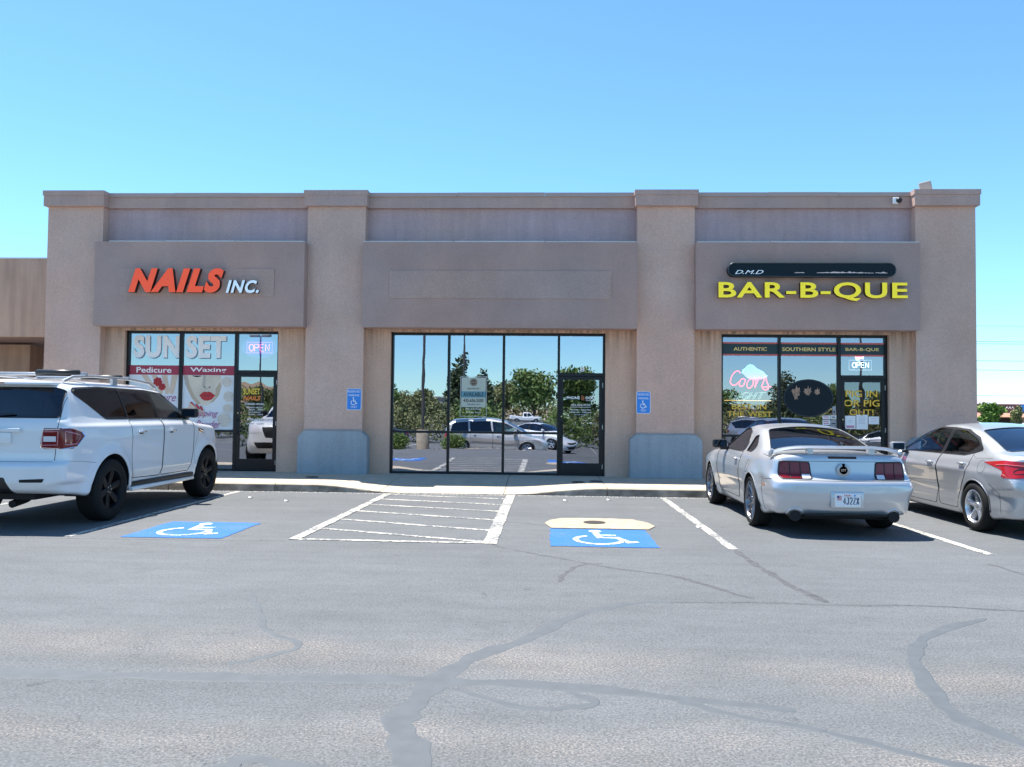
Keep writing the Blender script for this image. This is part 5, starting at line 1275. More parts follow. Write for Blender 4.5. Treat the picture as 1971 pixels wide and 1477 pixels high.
sq = rpoly([(1.06, 1.13), (1.16, 1.19), (1.02, 1.10), (.97, 1.06), (1.15, 1.03), (1.2, 1.04)], .01)
frame_s = rpoly([(3.50, .965), (2.80, 1.305), (2.40, 1.362), (1.98, 1.358), (1.60, 1.335), (1.22, 1.235), (.99, 1.095), (.97, 1.06), (1.12, 1.02), (1.34, .975)], .03)
sb = rpoly([(.56, -.62), (1.40, -.50), (1.45, 0), (1.40, .50), (.56, .62), (.47, 0)], .06)
sw_ = rpoly([(2.62, -.52), (3.50, -.68), (3.62, 0), (3.50, .68), (2.62, .52), (2.55, 0)], .05)
d1 = rpoly([(2.0, 1.0), (1.99, .45), (2.05, .26), (3.12, .26), (3.2, .5), (3.34, .96)], .05)
d2 = rpoly([(1.98, 1.0), (1.97, .45), (1.95, .26), (1.42, .26), (1.38, .42), (1.18, .72), (1.10, .9), (1.12, 1.02)], .05)
st = rpoly([(-.2, .94), (.05, .955), (.35, .965), (.76, .925), (.42, .86), (.15, .78), (.0, .74), (-.2, .74)], .02)
sth = lambda s_: rpoly([(s_*.42, .80), (s_*.42, .90), (s_*.6, .95), (s_*.95, .96), (s_*.95, .74), (s_*.7, .76)], .02)
c['regions'] = [dict(name=None, axis='side', poly=circ(a, c['zr'], c['ra'], 30), ymin=.55) for a in c['axles']]+[
    dict(name='front_window', axis='side', poly=sf, mat=M['carglass'], off=-.005, ymin=.35), dict(name='rear_side_window', axis='side', poly=sr, mat=M['carglass'], off=-.005, ymin=.35), 
    dict(name='window_surround', axis='side', poly=frame_s, mat=M['plastic'], off=.001, ymin=.35),
    dict(name='rear_window', axis='top', poly=sb, mat=M['backglass'], off=-.004, split=False), dict(name='windscreen', axis='top', poly=sw_, mat=M['carglass'], off=-.004, split=False),
    dict(name='taillight', axis='side', poly=st, mat=M['lensb'], off=.005, ymin=.5), dict(name='taillight', axis='rear', poly=sth(1), mat=M['lensb'], off=.005), dict(name='taillight', axis='rear', poly=sth(-1), mat=M['lensb'], off=.005),
    dict(name='headlight', axis='side', poly=rpoly([(4.0, .78), (4.6, .72), (4.6, .60), (4.2, .66)], .02), mat=M['clear'], off=.003, ymin=.4),
    dict(name='door', axis='side', poly=d1, ymin=.5, key='door1'), dict(name='door', axis='side', poly=d2, ymin=.5, key='door2'),
    dict(name='rear_bumper', axis='rear', poly=[(-1.1, .2), (1.1, .2), (1.1, .70), (-1.1, .70)], umax=.5, split=False),
    dict(name='grille', axis='front', poly=rpoly([(-.4, .28), (.4, .28), (.55, .45), (-.55, .45)], .03), mat=M['dark'], off=-.003, split=False), dict(name='grille', axis='front', poly=rpoly([(-.35, .56), (.35, .56), (.42, .66), (-.42, .66)], .03), mat=M['dark'], off=-.003, split=False, key='g2')]
c['seams'] = [('side', d1, True, .008), ('side', d2, True, .008), ('side', circ(.80, .86, .085), True, .003), ('side', [(.62, .66), (.45, .55), (.42, .3)], False, .004), ('side', [(1.15, 1.0), (1.0, .96), (.6, .98)], False, .003)]
c['trims'] = [('top', sb, .007, 'plastic', 'window_trim')]
root = empty('parked_car', (6.53, 10.1, 0), R(90)); tag(root, 'silver four-door sedan with swept red tail lights at the right edge', 'car', 'cars parked nose-in at the shops')
F, parts = car_body(c, root, M['psilver']); finish_car(c, root, F, M['psilver']); sedan_root = root
mirror(root, 3.12, .84, 1.02, M['psilver'], 1, .95); mirror(root, 3.12, -.84, 1.02, M['psilver'], -1, .95)
for s_ in (-1, 1):
    handle(root, F, 2.18, .845, s_, M['psilver'], .09, parts[('door1', s_)]); handle(root, F, 1.28, .875, s_, M['psilver'], .08, parts[('door2', s_)])

for s_ in (-1, 1):
    surf_tube(F, 'side', [(.10, .90), (.30, .915), (.48, .905)], .008, s_, off=.007, closed=False, n=5).build('lamp_strip', mat('pale red strip', (.55, .10, .10), .2, coat=1), parts[('taillight', s_)])
    surf_tube(F, 'side', circ(.17, .84, .035, 14), .006, s_, off=.007, closed=True, n=5).build('lamp_ring', mat('dark red ring', (.10, .002, .004), .2, coat=1), parts[('taillight', s_)])
# ---- white SUV
suv = dict(L=5.10, H=1.90, hw=1.01, axles=(1.20, 4.27), ra=.485, zr=.42, wr=.415, tw=.285, rim=.27, inset=.0, spokes=6, rimmat='blackrim', flare=.045, fw=.09,
    T=([(0, 1.34), (.5, 1.36), (3.6, 1.33), (4.0, 1.30), (4.6, 1.25), (4.9, 1.20), (5.15, 1.12)], .06),
    Rf=([(0, 1.3), (.12, 1.79), (.40, 1.86), (1.2, 1.895), (2.4, 1.89), (3.0, 1.83), (3.35, 1.66), (3.95, 1.31), (4.3, 1.0)], .06),
    P=([(0, .89), (.3, .935), (1.0, .965), (3.0, .965), (4.6, .955), (5.0, .90), (5.3, .80)], .1),
    Sec=([(.3, -.08), (.42, -.02), (.55, -.01), (.75, .0), (1.0, .012), (1.22, .012), (1.28, .0), (1.31, -.05), (1.36, -.07), (1.5, -.14)], .015),
    Rr=([(.3, .22), (.45, .12), (.50, .05), (.60, .0), (.79, .0), (.825, .02), (.84, .13), (.95, .14), (1.25, .14), (1.33, .145), (1.36, .17), (1.75, .285), (1.82, .31), (2.0, .45)], .015),
    Fr=([(.2, 4.85), (.4, 5.02), (.6, 5.10), (1.0, 5.08), (1.2, 4.98), (1.4, 4.75)], .05),
    Cw=([(1.1, .96), (1.32, .925), (1.6, .84), (1.8, .765), (1.9, .73)], .03), Zb=([(0, .47), (.5, .42), (.8, .36), (4.5, .36), (5.3, .42)], .06),
    crown=.04, crownR=.035, bow=.14, bowp=3, bowf=.33, ks=.09, kr=.14, kc=.11, kj=.09, zu=.34, cab=(.5, 4.0), zfl=.55, dash=3.35, zdash=1.22, seatrows=(2.75, 1.85), seatmat=M['darkseat'], mirr=3.05, hz=.66, cabrear=True,
    bumps=[(1.45, 1.10, .45, .09, .015)])
c = suv
s1 = rpoly([(.60, 1.74), (.56, 1.68), (1.16, 1.37), (1.72, 1.365), (1.66, 1.765), (1.2, 1.775)], .05)
s2 = rpoly([(1.76, 1.365), (1.70, 1.765), (2.50, 1.76), (2.62, 1.365)], .03)
s3 = rpoly([(2.68, 1.365), (2.57, 1.755), (2.98, 1.72), (3.18, 1.64), (3.66, 1.39), (3.62, 1.36)], .035)
rw = rpoly([(-.84, 1.38), (-.80, 1.72), (-.72, 1.755), (.72, 1.755), (.80, 1.72), (.84, 1.38)], .04)
vw = rpoly([(3.08, -.66), (3.85, -.80), (3.95, 0), (3.85, .80), (3.08, .66), (3.02, 0)], .05)
e1 = rpoly([(1.72, 1.35), (1.73, .9), (1.76, .52), (2.64, .50), (2.68, 1.35)], .05)
e2 = rpoly([(2.70, 1.35), (2.66, .50), (3.62, .50), (3.72, .8), (3.74, 1.33)], .05)
tls = rpoly([(-.2, 1.02), (-.2, 1.245), (.30, 1.255), (.52, 1.20), (.56, 1.15), (.40, 1.03), (.2, 1.0)], .02)
tlr = lambda s_: rpoly([(s_*.66, 1.02), (s_*.68, 1.23), (s_*.98, 1.25), (s_*.98, 1.0)], .02)
c['regions'] = [dict(name=None, axis='side', poly=circ(a, c['zr'], c['ra'], 34), ymin=.6) for a in c['axles']]+[
    dict(name='quarter_window', axis='side', poly=s1, mat=M['tintglass'], off=-.004, ymin=.4), dict(name='rear_side_window', axis='side', poly=s2, mat=M['tintglass'], off=-.004, ymin=.4), dict(name='front_window', axis='side', poly=s3, mat=M['carglass'], off=-.004, ymin=.4),
    dict(name='window_surround', axis='side', poly=rpoly([(.52, 1.71), (1.15, 1.352), (3.70, 1.345), (3.74, 1.38), (3.2, 1.655), (2.99, 1.745), (2.5, 1.782), (1.2, 1.797), (.60, 1.765)], .04), mat=M['plastic'], off=.001, ymin=.4),
    dict(name='rear_window', axis='rear', poly=rw, mat=M['tintglass'], off=-.003, split=False), dict(name='windscreen', axis='top', poly=vw, mat=M['carglass'], off=-.004, split=False),
    dict(name='taillight', axis='side', poly=tls, mat=M['lens'], off=.006, ymin=.55), dict(name='taillight', axis='rear', poly=tlr(1), mat=M['lens'], off=.006), dict(name='taillight', axis='rear', poly=tlr(-1), mat=M['lens'], off=.006),
    dict(name='headlight', axis='front', poly=rpoly([(.52, .93), (.56, 1.10), (.95, 1.14), (.95, .90)], .02), mat=M['clear'], off=.004, umax=.7), dict(name='headlight', axis='front', poly=rpoly([(-.52, .93), (-.56, 1.10), (-.95, 1.14), (-.95, .90)], .02), mat=M['clear'], off=.004, umax=.7),
    dict(name='grille', axis='front', poly=rpoly([(-.36, .80), (.36, .80), (.48, 1.08), (-.48, 1.08)], .04), mat=M['dark'], off=-.003, split=False, key='g1'), dict(name='grille', axis='front', poly=rpoly([(-.6, .52), (.6, .52), (.7, .68), (-.7, .68)], .04), mat=M['dark'], off=-.003, split=False, key='g2'),
    dict(name='door', axis='side', poly=e1, ymin=.5, key='door1'), dict(name='door', axis='side', poly=e2, ymin=.5, key='door2'),
    dict(name='tailgate', axis='rear', poly=rpoly([(-.82, .85), (.82, .85), (.84, 1.3), (.80, 1.80), (-.80, 1.80), (-.84, 1.3)], .04), umax=.7, split=False),
    dict(name='bumper_insert', axis='rear', poly=rpoly([(-.42, .40), (-.32, .66), (.32, .66), (.42, .40)], .02), mat=M['plastic'], off=-.006, umax=.7, split=False),
    dict(name='reflector', axis='rear', poly=rpoly([(.50, .60), (.50, .635), (.78, .645), (.76, .60)], .01), mat=M['dark'], off=.003, umax=.7), dict(name='reflector', axis='rear', poly=rpoly([(-.50, .60), (-.50, .635), (-.78, .645), (-.76, .60)], .01), mat=M['dark'], off=.003, umax=.7),
    dict(name='rear_bumper', axis='rear', poly=[(-1.1, .36), (1.1, .36), (1.1, .835), (-1.1, .835)], umax=.6, split=False)]
c['seams'] = [('side', e1, True, .008), ('side', e2, True, .008), ('rear', [(-.83, .86), (-.85, 1.3), (-.81, 1.82)], False, .005), ('rear', [(.83, .86), (.85, 1.3), (.81, 1.82)], False, .005), ('rear', [(-.82, .845), (.82, .845)], False, .006), ('side', [(.25, .85), (.55, .83), (.80, .80)], False, .003), ('side', [(4.15, 1.28), (3.9, 1.1), (3.78, .9), (3.76, .6)], False, .003)]
c['trims'] = [('rear', rw, .008, 'plastic', 'window_trim'), ('side', s1, .005, 'plastic', 'window_trim')]
root = empty('parked_car', (-6.84, 9.50, 0), R(90)); tag(root, 'white SUV with dark tinted windows, black wheels and a roof rack', 'car', 'cars parked nose-in at the shops')
F, parts = car_body(c, root, M['pwhite']); finish_car(c, root, F, M['pwhite']); suv_root = root
mirror(root, 3.48, .92, 1.43, M['plastic'], 1, 1.05); mirror(root, 3.48, -.92, 1.43, M['plastic'], -1, 1.05)
for s_ in (-1, 1):
    handle(root, F, 1.98, 1.17, s_, M['chrome'], .10, parts[('door1', s_)]); handle(root, F, 2.93, 1.165, s_, M['chrome'], .10, parts[('door2', s_)])
    # lamp details
    tp = parts[('taillight', s_)]
    q = [(s_*a, b) for a, b in [(.70, 1.09), (.84, 1.09), (.84, 1.155), (.70, 1.155)]]
    MB().poly([(hit(F, 'rear', a, b)[0]-.012, a, b) for a, b in q]).build('reversing_lamp', M['clear'], tp, fix=False)
    surf_tube(F, 'rear', [(s_*.68, 1.045), (s_*.69, 1.21), (s_*.855, 1.215), (s_*.855, 1.05)], .006, off=.009, closed=True, n=5).build('lamp_strip', mat('pink lamp strip', (.55, .2, .22), .2, coat=1), tp)
    surf_tube(F, 'side', [(.24, 1.05), (.24, 1.215), (.47, 1.16), (.38, 1.06)], .006, s_, off=.009, closed=True, n=5).build('lamp_strip', mat('pink lamp strip', (.55, .2, .22), .2, coat=1), tp)
    surf_tube(F, 'rear', [(s_*.67, 1.01), (s_*.685, 1.235), (s_*.87, 1.243)], .007, off=.003, closed=False, n=5).build('lamp_surround', M['chrome'], tp)
    surf_tube(F, 'rear', [(s_*.67, 1.015), (s_*.87, 1.005)], .007, off=.003, closed=False, n=5).build('lamp_surround', M['chrome'], tp)
    surf_tube(F, 'side', [(.22, 1.248), (.30, 1.255), (.50, 1.205), (.56, 1.15), (.40, 1.03), (.22, 1.0)], .007, s_, off=.003, closed=False, n=5).build('lamp_surround', M['chrome'], tp)
    # fender vent
    q = [(3.90, 1.13), (4.10, 1.10), (4.13, 1.15), (3.88, 1.19)]
    MB().poly([(a, hit(F, 'side', a, b, s_)[1]+.006*s_, b) for a, b in q]).build('fender_vent', M['dark'], root, fix=False)
    surf_tube(F, 'side', q, .007, s_, off=.006, closed=True, n=5).build('vent_trim', M['chrome'], root)
    surf_tube(F, 'side', [(3.92, 1.16), (4.1, 1.125)], .006, s_, off=.012, closed=False, n=5).build('vent_bar', M['chrome'], root)
    # running board
    a, b = sorted((s_*.86, s_*1.01)); mb = MB(); mb.box(1.74, 3.74, a, b, .34, .40, .02); mb.build('running_board', M['pwhite'], root, smooth=40)
    a, b = sorted((s_*.84, s_*.985)); mb = MB(); mb.box(1.72, 3.76, a, b, .401, .47, .015); mb.build('step_pad', M['plastic'], root, smooth=40)
    # roof rails
    rz = 1.875; mb = MB(); mb.tube([(.55, s_*.68, rz-.03), (.75, s_*.685, rz+.035), (1.2, s_*.69, rz+.06), (2.2, s_*.69, rz+.055), (2.75, s_*.685, rz+.02), (2.98, s_*.675, rz-.05)], .018, 8, rs=[.022, .02, .018, .018, .02, .022]); mb.box(1.68, 1.80, s_*.69-.02, s_*.69+.02, rz-.04, rz+.055); mb.build('roof_rail', M['steel'], root, smooth=40)
mb = MB(); mb.tube([(1.05, -.70, 1.955), (1.05, .70, 1.955)], .022, 8); mb.tube([(2.15, -.70, 1.945), (2.15, .70, 1.945)], .022, 8); mb.build('cross_bar', M['steel'], root, smooth=True)
MB().tube([(1.0, -.62, 1.965), (1.0, -.05, 1.97)], .045, 10).build('bar_pad', M['plastic'], root, smooth=True); MB().tube([(2.12, -.60, 1.955), (2.12, 0, 1.955)], .035, 10).build('bar_pad', M['plastic'], root, smooth=True)
mb = MB(); mb.box(.10, .16, -.32, .32, 1.06, 1.20, .01); mb.build('plate_niche', M['pwhite'], root, smooth=40); MB().box(.085, .105, -.44, .44, 1.205, 1.25, .008).build('tailgate_bar', M['pwhite'], root, smooth=40)
mb = MB(); mb.box(.20, .52, -.70, .70, 1.80, 1.835, .012); mb.v = [(x+(.08*abs(y)**2), y, z-.03*abs(y)**2) for x, y, z in mb.v]; mb.build('roof_spoiler', M['pwhite'], root, smooth=40)
MB().box(.215, .235, -.13, .13, 1.80, 1.815).build('brake_lamp', M['lens'], root)
MB().tube([(.165, -.30, 1.43), (.15, .1, 1.41)], .008, 5).build('wiper', M['plastic'], root)
mb = MB(); mb.tube([(.35, -.2, .30), (.6, -.2, .33), (1.1, -.1, .42), (1.1, .5, .42)], .05, 8); mb.tube([(.2, .0, .44), (.9, .0, .40)], .04, 6); mb.box(.35, .9, .1, .6, .36, .5); mb.build('exhaust_pipe', M['dark'], root, smooth=40)


# ------------------------------------------------------------------ the neighbouring wing on the left
NB = empty('neighbouring_wing', (-13, 19.5, 0)); tag(NB, 'lower tan stucco wing with an open passage at the left edge', 'building')
def addto(e, mb, nm, m_, **k):
    o = mb.build(nm, m_, e, **k); o.matrix_parent_inverse = off(e); return o
addto(NB, MB().box(-24, -11.0, 19.5, 19.9, 3.24, 5.18), 'beam', M['neigh'])
addto(NB, MB().box(-24, -11.0, 19.48, 19.95, 5.182, 5.215), 'coping', M['flash'])
addto(NB, MB().box(-18, -14.45, 22, 22.6, .0, 3.235), 'column', M['neigh'])
addto(NB, MB().box(-24, -19.5, 19.7, 20.3, .0, 3.235), 'column', M['neigh'])
addto(NB, MB().box(-24, -11.0, 19.91, 28, 3.30, 3.4), 'passage_ceiling', M['upper'])
addto(NB, MB().box(-11.3, -11.0, 19.95, 34, 0, 4.9), 'side_wall', M['neigh'])
FS = empty('far_shop', (-25, 36, 0)); tag(FS, 'reddish brown shop seen through the passage at the left edge, with white script', 'building')
addto(FS, MB().box(-34, -18, 36, 40, -.1, 3.2), 'shop_wall', mat('dark shop front', (.03, .03, .035), .5))
addto(FS, MB().box(-34, -18, 35.7, 36-.005, 3.32, 4.9), 'fascia', stucco('brown fascia', (.26, .13, .10, 1)))
addto(FS, MB().box(-34, -18, 35.6, 36-.005, 3.1, 3.315), 'trim_board', mat('tan trim', (.4, .26, .17), .8))
mb = MB()
for k, (x, z) in enumerate([(-23.0, 4.28), (-22.75, 4.10), (-22.5, 4.28), (-22.2, 4.15), (-21.95, 4.30), (-21.6, 4.12), (-21.3, 4.20)]):
    mb.tube([(x-.15, 35.66, z), (x, 35.66, z+.12), (x+.15, 35.66, z-.05), (x+.28, 35.66, z+.06)], .06, 6)
addto(FS, mb, 'script_lettering', M['white']); addto(FS, MB().box(-24, -20.9, 35.67, 35.695, 3.98, 4.5), 'sign_backing', M['dark'])

# ------------------------------------------------------------------ plants
def foliage_mat(name, a, b_):
    m, t, b = newmat(name); N = t.nodes; L = t.links; b.inputs['Roughness'].default_value = .6; b.inputs['Specular IOR Level'].default_value = .25
    oi = N.new('ShaderNodeNewGeometry'); n = N.new('ShaderNodeTexNoise'); n.inputs['Scale'].default_value = 1.3; n.inputs['Detail'].default_value = 6; n.inputs['Roughness'].default_value = .8
    L.new(oi.outputs['Position'], n.inputs['Vector']); r = N.new('ShaderNodeMapRange'); r.inputs['From Min'].default_value = .35; r.inputs['From Max'].default_value = .65; L.new(n.outputs['Fac'], r.inputs['Value'])
    mx = N.new('ShaderNodeMix'); mx.data_type = 'RGBA'; mx.inputs[6].default_value = a+(1,); mx.inputs[7].default_value = b_+(1,); L.new(r.outputs[0], mx.inputs[0]); L.new(mx.outputs[2], b.inputs['Base Color'])
    return m
LEAF = [foliage_mat('green foliage', (.085, .135, .035), (.17, .24, .065)), foliage_mat('dark juniper foliage', (.05, .075, .035), (.11, .13, .055)), foliage_mat('olive foliage', (.14, .17, .06), (.23, .22, .10)), foliage_mat('bright foliage', (.10, .19, .03), (.18, .28, .06))]
BARK = mat('bark', (.12, .085, .06), .9, var=.3, vscale=8)
def crown_mesh(blobs, n, size, seed):
    g = np.random.default_rng(seed); vs = []; w = np.array([b[3]*b[4]*b[5] for b in blobs]); w = w/w.sum()
    which = g.choice(len(blobs), n, p=w); B_ = np.array(blobs)[which]
    d = g.normal(size=(n, 3)); d /= np.linalg.norm(d, axis=1)[:, None]; r_ = g.random(n)**.45
    c_ = B_[:, :3]+d*r_[:, None]*B_[:, 3:6]*(.82+.3*g.random((n, 1)))
    u = g.normal(size=(n, 3)); u /= np.linalg.norm(u, axis=1)[:, None]; v = np.cross(u, g.normal(size=(n, 3))); v /= np.linalg.norm(v, axis=1)[:, None]
    s_ = size*(.5+g.random((n, 1)))
    V = np.stack([c_-u*s_, c_+v*s_*.6, c_+u*s_, c_-v*s_*.6], 1).reshape(-1, 3)
    me = bpy.data.meshes.new('crown'); me.from_pydata(V.tolist(), [], np.arange(4*n).reshape(-1, 4).tolist()); me.update(); return me
def tree(name, label, x, y, h, w, kind, seed, group=None, zb=None, n=5200, trunk=.25, cat_='tree'):
    g = random.Random(seed); z0 = ground_z(y) if zb is None else zb
    e = empty(name, (x, y, z0)); tag(e, label, cat_, group); blobs = []
    if kind == 1:   # conical
        for k in range(9):
            t = k/8; blobs.append((g.uniform(-.1, .1)*w, g.uniform(-.1, .1)*w, h*(.18+.78*t), w*.5*(1-.75*t), w*.5*(1-.75*t), h*.12))
    else:
        for k in range(11):
            a = g.uniform(0, 6.28); rr_ = w*.5*g.uniform(.15, .62); blobs.append((rr_*math.cos(a), rr_*math.sin(a), h*g.uniform(trunk+.15, .82), w*g.uniform(.16, .28), w*g.uniform(.16, .28), h*g.uniform(.10, .17)))
        blobs.append((0, 0, h*.6, w*.35, w*.35, h*.22))
    me = crown_mesh(blobs, n, .020*h+.06, seed); me.materials.append(LEAF[kind]); o = bpy.data.objects.new('crown', me); S.collection.objects.link(o); o.parent = e
    mb = MB(); mb.tube([(0, 0, -.1), (.05*w*.3, 0, h*.25), (0, 0, h*.6)], .1, 8, rs=[.028*h, .02*h, .008*h])
    for b in blobs[:5]: mb.tube([(0, 0, h*trunk), (b[0]*.5, b[1]*.5, (h*trunk+b[2])*.5), (b[0], b[1], b[2])], .1, 6, rs=[.012*h, .008*h, .003*h])
    mb.build('trunk', BARK, e, smooth=True); return e
tree('small_tree', 'bright green rounded tree just right of the shop building corner', 32.0, 60, 3.1, 1.9, 3, 11, zb=-.3, n=2600, trunk=.1)
tree('small_tree', 'pale green tree at the right edge in front of the brick coloured shop', 36.2, 60, 2.9, 1.7, 3, 12, zb=-.35, n=2000, trunk=.1)
tree('small_tree', 'small olive tree behind the bright green one at the right', 42.2, 75, 2.9, 1.2, 2, 13, zb=-.3, n=1800, trunk=.15)

# ------------------------------------------------------------------ far shop, hills and power lines on the right
E2 = empty('distant_shop', (75, 120, -.4)); tag(E2, 'brick coloured shop with a salmon awning and round blue sign, far right', 'building')
addto(E2, MB().box(60, 96, 120, 135, -.8, 1.5), 'shop_wall', mat('cream brown shop wall', (.38, .30, .24), .8))  # cream-brown wall below the awning, one even colour
addto(E2, MB().box(60, 96, 119.7, 136, 2.15, 3.3), 'fascia', mat('brick coloured fascia', (.16, .075, .065), .8))
addto(E2, MB().prism([(118.0, 1.45), (119.69, 2.145), (119.69, 1.45)], 'x', 60, 96), 'awning_roof', mat('salmon tiles', (.50, .22, .15), .8, var=.2, vscale=3))
addto(E2, MB().lathe([(.46, 0), (.46, .08), (0, .08)], (68.3, 119.55, 2.72), 'y', 24, -1), 'round_sign', M['blueSign'])
mb = MB()
for x in (65.9, 66.3, 66.7): mb.tube([(x, 119.6, 2.7), (x+.2, 119.6, 2.9), (x+.35, 119.6, 2.6)], .05, 5)
mb.tube([(69.9+.25*math.cos(t), 119.6, 2.7+.22*math.sin(t)) for t in np.linspace(.9, 5.4, 10)], .05, 5); addto(E2, mb, 'lettering', M['white'])
mb = MB()
for k in range(9): mb.box(61+k*3.9, 63.6+k*3.9, 119.93, 119.98, -.5, 1.3)
addto(E2, mb, 'shop_window', M['dark'])
def ridge(name, label, x0, x1, y, pts, zb, m_, depth=300, seed=1):
    g = random.Random(seed); mb = MB(); n = len(pts); N = 90; xs_ = np.linspace(x0, x1, N+1); hh = np.interp(np.linspace(0, 1, N+1), np.linspace(0, 1, n), pts); hh = [h_*(1+.05*g.uniform(-1, 1))+max(pts)*.02*math.sin(i*1.7) for i, h_ in enumerate(hh)]
    rows = 5
    for r_ in range(rows):
        t = r_/(rows-1)
        for i in range(N+1): mb.v.append((xs_[i]+g.uniform(-1, 1)*depth*.03, y-depth*(1-t)*(1 if y > 0 else -1), zb+(hh[i]-zb)*(t**1.3)*(1 if r_ == rows-1 else g.uniform(.8, 1.1))))
    for r_ in range(rows-1):
        for i in range(N): mb.f.append((r_*(N+1)+i, r_*(N+1)+i+1, (r_+1)*(N+1)+i+1, (r_+1)*(N+1)+i))
    return tag(mb.build(name, m_, smooth=True), kind='structure')
ridge('distant_hills', '', 500, 6000, 4200, [30, 60, 88, 95, 80, 86, 74, 60, 40], -5, mat('far hills', (.36, .33, .42), .95, var=.15, vscale=.004), 600, 3)
ridge('desert_hills', '', -3000, -300, -1500, [50, 90, 135, 128, 100, 70, 50], -5, mat('tan hillside', (.22, .15, .095), .95, var=.35, vscale=.01), 700, 4)
ridge('red_hillside', '', 60, 900, -420, [4, 9, 12, 10, 8, 10, 7], -2, mat('red hillside', (.30, .15, .095), .95, var=.3, vscale=.03), 150, 5)
for i, (z, sl_, l) in enumerate([(8.05, -.0, 'topmost power line right of the building'), (6.92, .0, 'second power line right of the building'), (6.76, .004, 'third power line, just under the second'), (5.52, -.003, 'fourth power line right of the building'), (4.85, .002, 'fifth power line right of the building'), (3.0, .0, 'lowest and faintest power line right of the building')]):
    P = [(x, 60, z+sl_*(x-34)+.0006*(x-36)**2) for x in np.linspace(-40, 120, 40)]
    mb = MB(); mb.tube(P, .018 if i else .012, 4); tag(mb.build('power_line', mat('cable', (.12, .15, .18), .6)), l, 'power line', 'power lines behind the shops')

# ------------------------------------------------------------------ across the lot: what the shop glass mirrors
lotl = MB()
for k in range(-9, 16):
    for (y0, y1) in [(-8, -13), (-13.2, -18.2), (-26, -31), (-31.2, -36)]: lotl.poly([(k*2.75-.05, y1, ground_z(y1)+.006), (k*2.75+.05, y1, ground_z(y1)+.006), (k*2.75+.05, y0, ground_z(y0)+.006), (k*2.75-.05, y0, ground_z(y0)+.006)])
tag(lotl.build('lot_lines', M['line']), kind='structure')
zi = ground_z(-1.4)
isl = empty('planted_island', (-3.6, -1.4, zi)); tag(isl, 'long kerbed gravel island across the aisle, mirrored in the middle windows', 'traffic island')
pl = [(x*4.6+(-.9), y*.75) for x, y in [(math.copysign(abs(math.cos(t))**.35, math.cos(t)), math.copysign(abs(math.sin(t))**.7, math.sin(t))) for t in np.linspace(0, 2*math.pi, 41)[:-1]]]
MB().prism(pl, 'z', -.15, .12).build('kerb', M['curb'], isl); MB().prism([(x*.965+-.03, y*.82) for x, y in pl], 'z', .0, .135).build('gravel_bed', mat('tan gravel', (.42, .33, .25), .95, var=.5, vscale=30, bump=(40, .8, .03)), isl)
mb = MB(); g = random.Random(2)
for k in range(420):
    t = g.uniform(0, 6.28); rr_ = math.sqrt(g.random())*.9; x = -.9+4.5*rr_*math.cos(t); y = .6*rr_*math.sin(t); q = g.uniform(.02, .07); mb.box(x-q, x+q, y-q*.7, y+q*.7, .13, .13+q, q*.3)
tag(mb.build('loose_rock', M['collar'], isl), kind='stuff')
for i, (x, y, h_, l) in enumerate([(-6.7, -1.2, .85, 'rounded green bush left of the round lamp footing, in the window reflection'), (-4.15, -1.3, .82, 'rounded green bush right of the round lamp footing, in the window reflection'), (-9.3, -1.4, .8, 'rounded bush at the outer end of the gravel island')]):
    e = empty('bush', (x, y, ground_z(y)+.12)); tag(e, l, 'bush', 'bushes on the gravel island'); me = crown_mesh([(0, 0, h_*.5, .5, .45, h_*.5), (.2, .1, h_*.4, .4, .4, h_*.4), (-.25, 0, h_*.42, .38, .4, h_*.4)], 3000, .035, 20+i); me.materials.append(LEAF[0]); o = bpy.data.objects.new('crown', me); S.collection.objects.link(o); o.parent = e
    mb = MB(); mb.tube([(0, 0, -.05), (0, 0, h_*.5)], .04, 6); mb.build('stem', BARK, e)
def lamp_post(x, y, hh, label, heads=2, base=True):
    e = empty('lamp_post', (x, y, ground_z(y))); tag(e, label, 'lamp post', 'car park lamp posts')
    if base: MB().lathe([(0, 0), (.30, 0), (.30, 1.05), (.27, 1.09), (0, 1.09)], (0, 0, 0), 'z', 28).build('concrete_base', M['collar'], e, smooth=40)
    mb = MB(); mb.tube([(0, 0, .1), (0, 0, hh)], .07, 10, rs=[.085, .06]); mb.build('pole', mat('bronze pole', (.10, .09, .085), .5, .4), e, smooth=40)
    for s_ in ([-1, 1] if heads == 2 else [1]):
        mb = MB(); mb.box(min(s_*.1, s_*.75), max(s_*.1, s_*.75), -.2, .2, hh-.05, hh+.12, .03); mb.build('lamp_head', mat('grey lamp head', (.25, .24, .25), .5), e)
lamp_post(-5.55, -1.25, 8.5, 'lamp post on a round concrete footing between two bushes, in the window reflection')
lamp_post(-6.2, -25, 7.9, 'twin-headed lamp post farther back, mirrored in the second middle pane')
lamp_post(-21.5, -25, 7.6, 'lamp post mirrored in the salon transom glass', 2)
lamp_post(21.8, -22, 8.2, 'lamp post mirrored in the right transom glass', 2)

